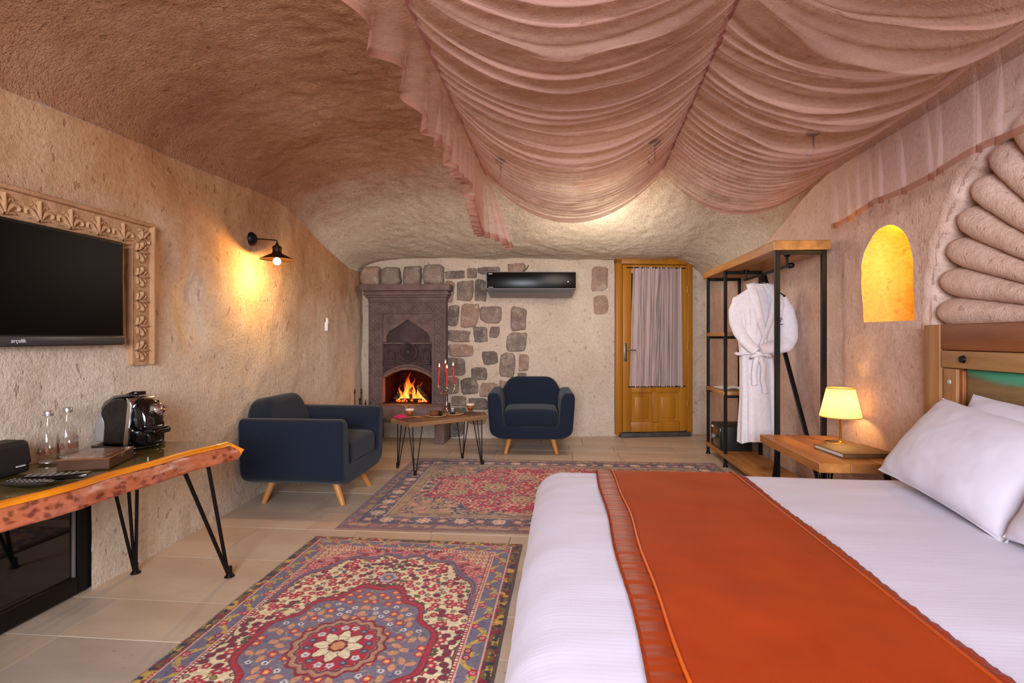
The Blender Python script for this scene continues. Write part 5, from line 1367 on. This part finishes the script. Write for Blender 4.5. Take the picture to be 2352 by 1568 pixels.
def near_rug():
    w = Weave(1.20, 2.14, .0034, '#d9c79c'); rng = random.Random(11); X_, Y_, D, S_ = w.X, w.Y, w.D, w.S
    red, crim, navy, lav, pink, cream, gold, olive, orange = '#a3182c', '#7c1424', '#3c3a50', '#6f6374', '#c4746a', '#dccca6', '#c09a3c', '#5d5428', '#c98a52'
    fld = D > .155
    # cream field with vines and red flowers
    v1 = fbm(X_, Y_, 2, 2, 9); v2 = fbm(X_, Y_, 7.7, 2, 13)
    w.put(fld & (np.abs(v1) < .026), olive); w.put(fld & (np.abs(v2) < .016), '#9a5a4a')
    med = (X_/.355)**1.55+(Y_/.49)**1.25
    A = np.arctan2(Y_/.49, X_/.355); med = med*(1+.07*np.cos(12*A))
    sp = (X_/.46)**2.6+(Y_/.83)**2.9; sp = sp*(1+.07*np.cos(16*np.arctan2(Y_/.8, X_/.4)))
    def fl1(x, y, r):
        c = r.random()
        if c < .42: w.flower(x, y, r.uniform(.018, .026), [(1, red), (.42, pink), (.2, cream)], r.choice([5, 6, 8]), fld, r.random()*3)
        elif c < .62: w.leaf(x, y, .022, .012, r.uniform(0, 3), crim, fld, navy)
        elif c < .85: w.leaf(x, y, .020, .008, r.uniform(0, 3), r.choice([olive, '#8a7a3a', '#55606a']), fld, '#3c3522')
        else: w.flower(x, y, .014, [(1, navy), (.55, orange)], 5, fld)
    w.scatter(rng, 225, .032, fld & (med > 1.06), fl1)
    # pink corners with lilac outline
    cor = fld & (sp > 1.0)
    w.put(cor, pink); w.put(cor & (np.abs(fbm(X_, Y_, 3, 2, 14)) < .03), '#8c3a44')
    def fl2(x, y, r):
        if r.random() < .5: w.leaf(x, y, .024, .009, r.uniform(0, 3), r.choice([crim, '#dda08e', lav]), cor, '#7a2a36')
        else: w.flower(x, y, .018, [(1, red), (.5, '#e2a79a'), (.2, navy)], 6, cor)
    w.scatter(rng, 70, .030, cor, fl2)
    tri = cor & ((.445-X_)+(.915-Y_) < .20)
    w.put(tri, '#c9a884'); q = np.abs(((X_*28) % 1)-.5)+np.abs(((Y_*24) % 1)-.5); w.put(tri & (np.abs(q-.36) < .10), red)
    w.put(fld & (np.abs(sp-1.0) < .055), lav); w.put(fld & (np.abs(sp-1.0) < .014), '#5b3350'); w.put(fld & (np.abs(sp-.93) < .014), crim)
    # central medallion
    m_ = fld & (med < 1.0)
    w.put(m_, lav); w.put(m_ & (np.abs(fbm(X_, Y_, 5, 2, 16)) < .045), '#a78c68'); w.put(m_ & (np.abs(fbm(X_, Y_, 9, 2, 22)) < .05), '#5b5878')
    def fl3(x, y, r):
        c = r.random()
        if c < .35: w.leaf(x, y, .024, .013, r.uniform(0, 3), '#bf8a64', m_, '#7d5a60')
        elif c < .7: w.flower(x, y, .022, [(1, red), (.6, orange), (.3, '#e0b070')], 6, m_, r.random())
        else: w.flower(x, y, .014, [(1, '#c9c2bc'), (.4, navy)], 5, m_)
    w.scatter(rng, 70, .036, m_ & (med < .9), fl3)
    w.put(fld & (np.abs(med-1.0) < .05), red); w.put(fld & (np.abs(med-.955) < .014), crim); w.put(fld & (np.abs(med-1.06) < .012), '#4a2a30')
    # hanging palmettes at the medallion tips
    w.flower(.0, .575, .06, [(1, crim), (.86, '#b9a0a8'), (.55, lav), (.25, orange)], 5, fld)
    # central rosette
    R = np.hypot(X_*1.0, Y_*.92); Ar = np.arctan2(Y_*.92, X_); e = .178*(1+.045*np.cos(16*Ar))
    w.put(R < e, '#a8785c'); w.put((R < e) & (R > e*.93), crim); w.put(R < e*.86, '#b98a70'); w.put((np.abs(R-e*.80) < .006), '#6d3a3a')
    w.put(R < e*.76, red)
    for k in range(16):
        a_ = PI*2*k/16+.2
        w.flower(.112*math.cos(a_), .112*math.sin(a_)/.92, .017, [(1, '#cfc3bd' if k % 2 else navy), (.45, '#8c8a98')], 5)
    e2 = .078*(1+.20*np.cos(8*Ar)); w.put(R < e2*1.12, crim); w.put(R < e2, cream); w.put((np.abs(np.cos(4*Ar)) < .10) & (R < e2), olive)
    w.put(R < .036*(1+.08*np.cos(8*Ar)), crim); w.put(R < .025, orange)
    # borders from the field outwards
    w.put(rugline(w, .138, .157), red); w.put(rugline(w, .143, .152) & (((S_*62) % 1) < .5), cream); w.put(rugline(w, .154, .157), '#3b2a20')
    B_ = rugline(w, .058, .138); w.put(B_, lav); t = (D-.098)/.04
    w.put(B_ & (np.abs(t-.62*np.sin(S_*2*PI/.17)) < .22), gold); w.put(B_ & (np.abs(t-.62*np.sin(S_*2*PI/.17)+.5*np.cos(S_*2*PI/.085)) < .13), '#b7a25a'); w.put(B_ & (np.abs(fbm(X_, Y_, 12, 2, 26)) < .05), '#564f6c')
    for k in range(-1, 16):
        for side in (0, 1):
            s0 = (k+.25)*.085; tt = .098+(.020 if k % 2 else -.020)*-1
            if side: x, y = w.W/2-tt, s0
            else: x, y = s0, w.L/2-tt
            if (side and s0 > w.L/2-.06) or (not side and s0 > w.W/2-.06) or s0 < 0: continue
            w.flower(x, y, .020, [(1, red if k % 3 else crim), (.5, '#d98f86'), (.22, navy)], 6, B_, k); 
    w.put(rugline(w, .054, .060), '#c9a68e'); w.put(rugline(w, .134, .139), '#c9a68e')
    O_ = rugline(w, .010, .054); w.put(O_, '#6d5a26')
    w.put(O_ & (fbm(X_, Y_, 21, 2, 34) > .12), crim); w.put(O_ & (fbm(X_, Y_, 27, 2, 40) > .24), gold); w.put(O_ & (fbm(X_, Y_, 31, 2, 40) > .26), '#2f2a30')
    w.put(rugline(w, .043, .054) & (((S_*70) % 1) < .5), red); w.put(rugline(w, .0, .010), '#4e4a44'); w.put(rugline(w, .010, .014), crim)
    return w
r1 = thing('rug', 'ornate cream and lavender medallion rug beside the bed', 'rug', (-.825, 1.945, .0005), math.radians(-.6))
near_rug().build('woven_pile', r1, .009)

def far_rug():
    w = Weave(2.78, 1.90, .0052, '#a81f3c'); rng = random.Random(5); X_, Y_, D, S_ = w.X, w.Y, w.D, w.S
    red, navy, tan, beige, rose, mauve = '#a4203e', '#39354f', '#a58a64', '#c0a884', '#c88678', '#7c5c66'
    fld = D > .30
    w.put(fld & (np.abs(fbm(X_, Y_, 2, 2, 9)) < .05), '#d0a488'); w.put(fld & (np.abs(fbm(X_, Y_, 5, 2, 14)) < .04), '#6d2440'); w.put(fld & (np.abs(fbm(X_, Y_, 8, 2, 20)) < .06), '#c46a66')
    def f1(x, y, r):
        c = r.random()
        if c < .4: w.flower(x, y, .030, [(1, beige), (.6, red), (.3, navy)], 6, fld)
        elif c < .7: w.flower(x, y, .022, [(1, navy), (.5, beige)], 5, fld)
        else: w.leaf(x, y, .035, .009, r.uniform(0, 3), '#d6a98a', fld)
    w.scatter(rng, 190, .042, fld, f1)
    for (x, y, r) in ((0, 0, .24), (.52, 0, .12), (.30, .30, .09), (.78, .16, .08), (.0, .48, .09)):
        w.flower(x, y, r, [(1, navy), (.93, '#d8c096'), (.86, tan), (.5, mauve), (.42, beige), (.2, red)], 8, fld)
    # tan corners with navy cloud bands
    sp = (X_/1.02)**2.0+(Y_/.66)**2.2; sp = sp*(1+.13*np.cos(10*np.arctan2(Y_/.66, X_/1.02)))
    cor = fld & (sp > 1.0); w.put(cor, tan); w.put(cor & (np.abs(fbm(X_, Y_, 14, 2, 16)) < .07), mauve); w.put(cor & (np.abs(fbm(X_, Y_, 18, 2, 24)) < .05), '#7a6a58')
    def f2(x, y, r): w.flower(x, y, .032, [(1, rose if r.random() < .5 else navy), (.5, beige), (.25, red)], 6, cor)
    w.scatter(rng, 60, .075, cor, f2)
    b = fld & (np.abs(sp-1.05) < .16); w.put(b & (np.abs(fbm(X_, Y_, 23, 2, 15)) < .13), navy); w.put(b & (np.abs(fbm(X_, Y_, 25, 2, 20)) < .06), '#cbb490')
    # borders
    w.put(rugline(w, .245, .305), tan); w.put(rugline(w, .25, .30) & (fbm(X_, Y_, 3, 2, 24) > .1), '#8d6a5a'); w.put(rugline(w, .24, .248), navy); w.put(rugline(w, .300, .306), mauve)
    B_ = rugline(w, .105, .240); w.put(B_, '#5c4b5e'); w.put(B_ & (np.abs(fbm(X_, Y_, 41, 2, 17)) < .09), '#b58c7c'); w.put(B_ & (np.abs(fbm(X_, Y_, 44, 2, 22)) < .06), navy)
    for k in range(0, 13):
        for side in (0, 1):
            s0 = (k+.5)*.118; tt = .172
            if side: x, y = w.W/2-tt, s0
            else: x, y = s0, w.L/2-tt
            if (side and s0 > w.L/2-.1) or (not side and s0 > w.W/2-.1): continue
            if k % 2: w.flower(x, y, .060, [(1, navy), (.86, '#c9b59a'), (.55, rose), (.3, '#d9c6a6')], 8, B_)
            else: w.flower(x, y, .048, [(1, navy), (.8, '#a86a62'), (.45, beige)], 6, B_)
    w.put(rugline(w, .100, .107), navy); w.put(rugline(w, .236, .243), '#c2a888')
    O_ = rugline(w, .035, .100); w.put(O_, '#a88464'); w.put(O_ & (fbm(X_, Y_, 51, 2, 26) > .12), '#8d5c50'); w.put(O_ & (fbm(X_, Y_, 55, 2, 30) > .2), '#6a5662')
    w.put(rugline(w, .0, .035), '#8c6a5c'); w.put(rugline(w, .012, .022), '#6f4f58'); w.put(rugline(w, .033, .038), navy)
    return w
r2 = thing('rug', 'red and navy floral carpet under the coffee table', 'rug', (.015, 4.13, .0005), math.radians(1.0))
far_rug().build('woven_pile', r2, .008)

# ------------------------------------------------------------------ voile canopy on three cords
cp = thing('bed_canopy', 'dusty pink sheer voile canopy draped on cords under the cave ceiling', 'canopy', (0, 0, 0))
ZR = 2.25; Y0, Y1 = .45, 3.62
def RX(k, y): return [np.interp(y, [0, 3.6], [-.495, -.505]), np.interp(y, [1.8, 3.6], [.565, .652]), np.interp(y, [2.0, 3.6], [1.60, 1.685])][k]
def swag(k, sag):
    ns, nt_ = 56, 520
    t = np.linspace(0, 1, nt_)[None, :]; s_ = np.linspace(0, 1, ns)[:, None]
    par = 4*s_*(1-s_)
    # pleat phase with irregular spacing, tighter towards the far end
    ph_ = 2*PI*(17*t+16*t**3.0)+2.2*np.sin(7*t*PI+k)+1.6*np.sin(19*t*PI+2*k)+3.2*fbm(s_*1.8+k*5, t*11+k, 0, 3, 1.0)
    crease = .5+.5*np.sin(ph_)
    sharp = crease**5*(.5+.5*vnoise(t*23+s_*.7, s_*1.3, k+.5))+.25*(.5+.5*np.sin(ph_*2.3+4*s_))**7
    yb = Y0+(Y1-Y0)*t+0*s_
    amp = .014+.034*par*(.7+.6*vnoise(t*9, 0*t+k*3.3, 1))
    depth = sag*(.72+.28*t)+.05*vnoise(t*14, 0*t+k, 4)*(1-t**6)
    y = yb+.022*np.cos(ph_)*(.25+.75*par)*np.clip((1-t)*6, 0, 1)-.12*par*(1-t*.9)*0
    z = ZR-depth*par**.92-amp*sharp-.010*np.sin(ph_*2+3*s_)*(1-par)
    a_, b_ = RX(k, yb), RX(k+1, yb); x = a_+(b_-a_)*s_
    return np_mesh('swag', np.stack([x, y, z], -1).reshape(-1, 3), grid_faces(ns, nt_), m_sheer, cp)
swag(0, .30); swag(1, .27)
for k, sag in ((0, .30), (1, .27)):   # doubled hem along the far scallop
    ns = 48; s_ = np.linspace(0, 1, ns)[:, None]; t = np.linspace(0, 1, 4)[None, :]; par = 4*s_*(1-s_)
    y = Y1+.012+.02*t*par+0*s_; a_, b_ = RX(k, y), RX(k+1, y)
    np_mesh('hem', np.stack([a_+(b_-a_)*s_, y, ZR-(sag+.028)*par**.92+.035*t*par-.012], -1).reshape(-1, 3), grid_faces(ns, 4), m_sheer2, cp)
def valance(k, side):
    ny_, nz_ = 900, 26
    y = np.linspace(Y0, Y1+(.03 if side < 0 else .0), ny_)[:, None]; t = np.linspace(0, 1, nz_)[None, :]
    f = (y-Y0)/(Y1-Y0)
    if side < 0:
        drop = .27+.20*smooth01((f-.72)/.25)+.045*np.abs(np.sin(y*5.3+.4))+.02*vnoise(y*3, 0*y, 2)
        ph_ = 2*PI*(y*5.5+1.1*np.sin(y*2.1)+6*np.clip(f-.8, 0, 1)**1.2*8)
        x = RX(0, y)+.012-.030*t*np.sin(ph_)-.10*t*(1-.2*f)*.25+.17*t*smooth01((f-.93)/.07)
        yy = y+.016*t*np.cos(ph_)+.03*t*np.sin(y*3)
    else:
        drop = .325+.075*f+.018*np.abs(np.sin(y*4.1))
        x = RX(2, y)+.004+.006*np.sin(y*9+2)*t; yy = y+0*t
        pr = random.Random(8); yi = Y0+.1
        while yi < Y1:
            w_ = pr.uniform(.010, .022); ln = pr.uniform(-.12, .12); tt = np.clip(t*pr.uniform(1.1, 1.9), 0, 1)**.8
            u_ = (y-yi-ln*t*.25)/w_
            yy = yy-tt*w_*pr.uniform(1.8, 3.0)*np.tanh(u_)*np.exp(-(u_/3.2)**2); x = x+tt*.028*np.exp(-u_**2)
            yi += pr.uniform(.10, .24)
    z = ZR-.005-drop*t
    n_h = nz_-3
    V = np.stack([x+0*t, yy+0*t, z], -1); F = grid_faces(ny_, nz_).reshape(ny_-1, nz_-1, 4)
    np_mesh('valance', V.reshape(-1, 3), F[:, :n_h].reshape(-1, 4), m_sheer if side < 0 else m_valance, cp)
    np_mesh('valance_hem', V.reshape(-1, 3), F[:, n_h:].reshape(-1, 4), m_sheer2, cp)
valance(0, -1); valance(2, 1)
for k in range(3):
    mb = MB(); yy = np.linspace(Y0-.1, Y1+.02, 80); mb.tube([(float(RX(k, y)), y, ZR+.004*math.sin(y*23+k)) for y in yy], [.007+.006*abs(math.sin(y*17+k)) for y in yy], 8); mb.build('cord', m_rodcloth, cp)
# ceiling hooks that hold the cords
for i, (x, y) in enumerate(((-.49, 4.37), (.70, 4.18), (1.70, 3.86))):
    t = thing('ceiling_hook', ['iron ceiling hook at the left cord of the voile canopy', 'iron ceiling hook with chain at the middle cord of the canopy', 'iron ceiling hook at the right cord near the clothes rack'][i], 'hook', (x, y, float(ZC(y))-(.02 if i < 2 else .12)), 0, 'ceiling hooks')
    mb = MB(); mb.lathe([(0, .012), (.04, .012), (.048, 0), (.04, -.012), (.012, -.02), (0, -.02)], n=20); mb.build('rose', m_iron, t)
    mb = MB(); mb.tube([(0, 0, -.01), (0, 0, -.10), (0, -.0, -.14), (-.02, 0, -.165), (-.045, 0, -.15), (-.05, 0, -.12)], .006, 8); mb.build('hook_rod', m_iron, t)
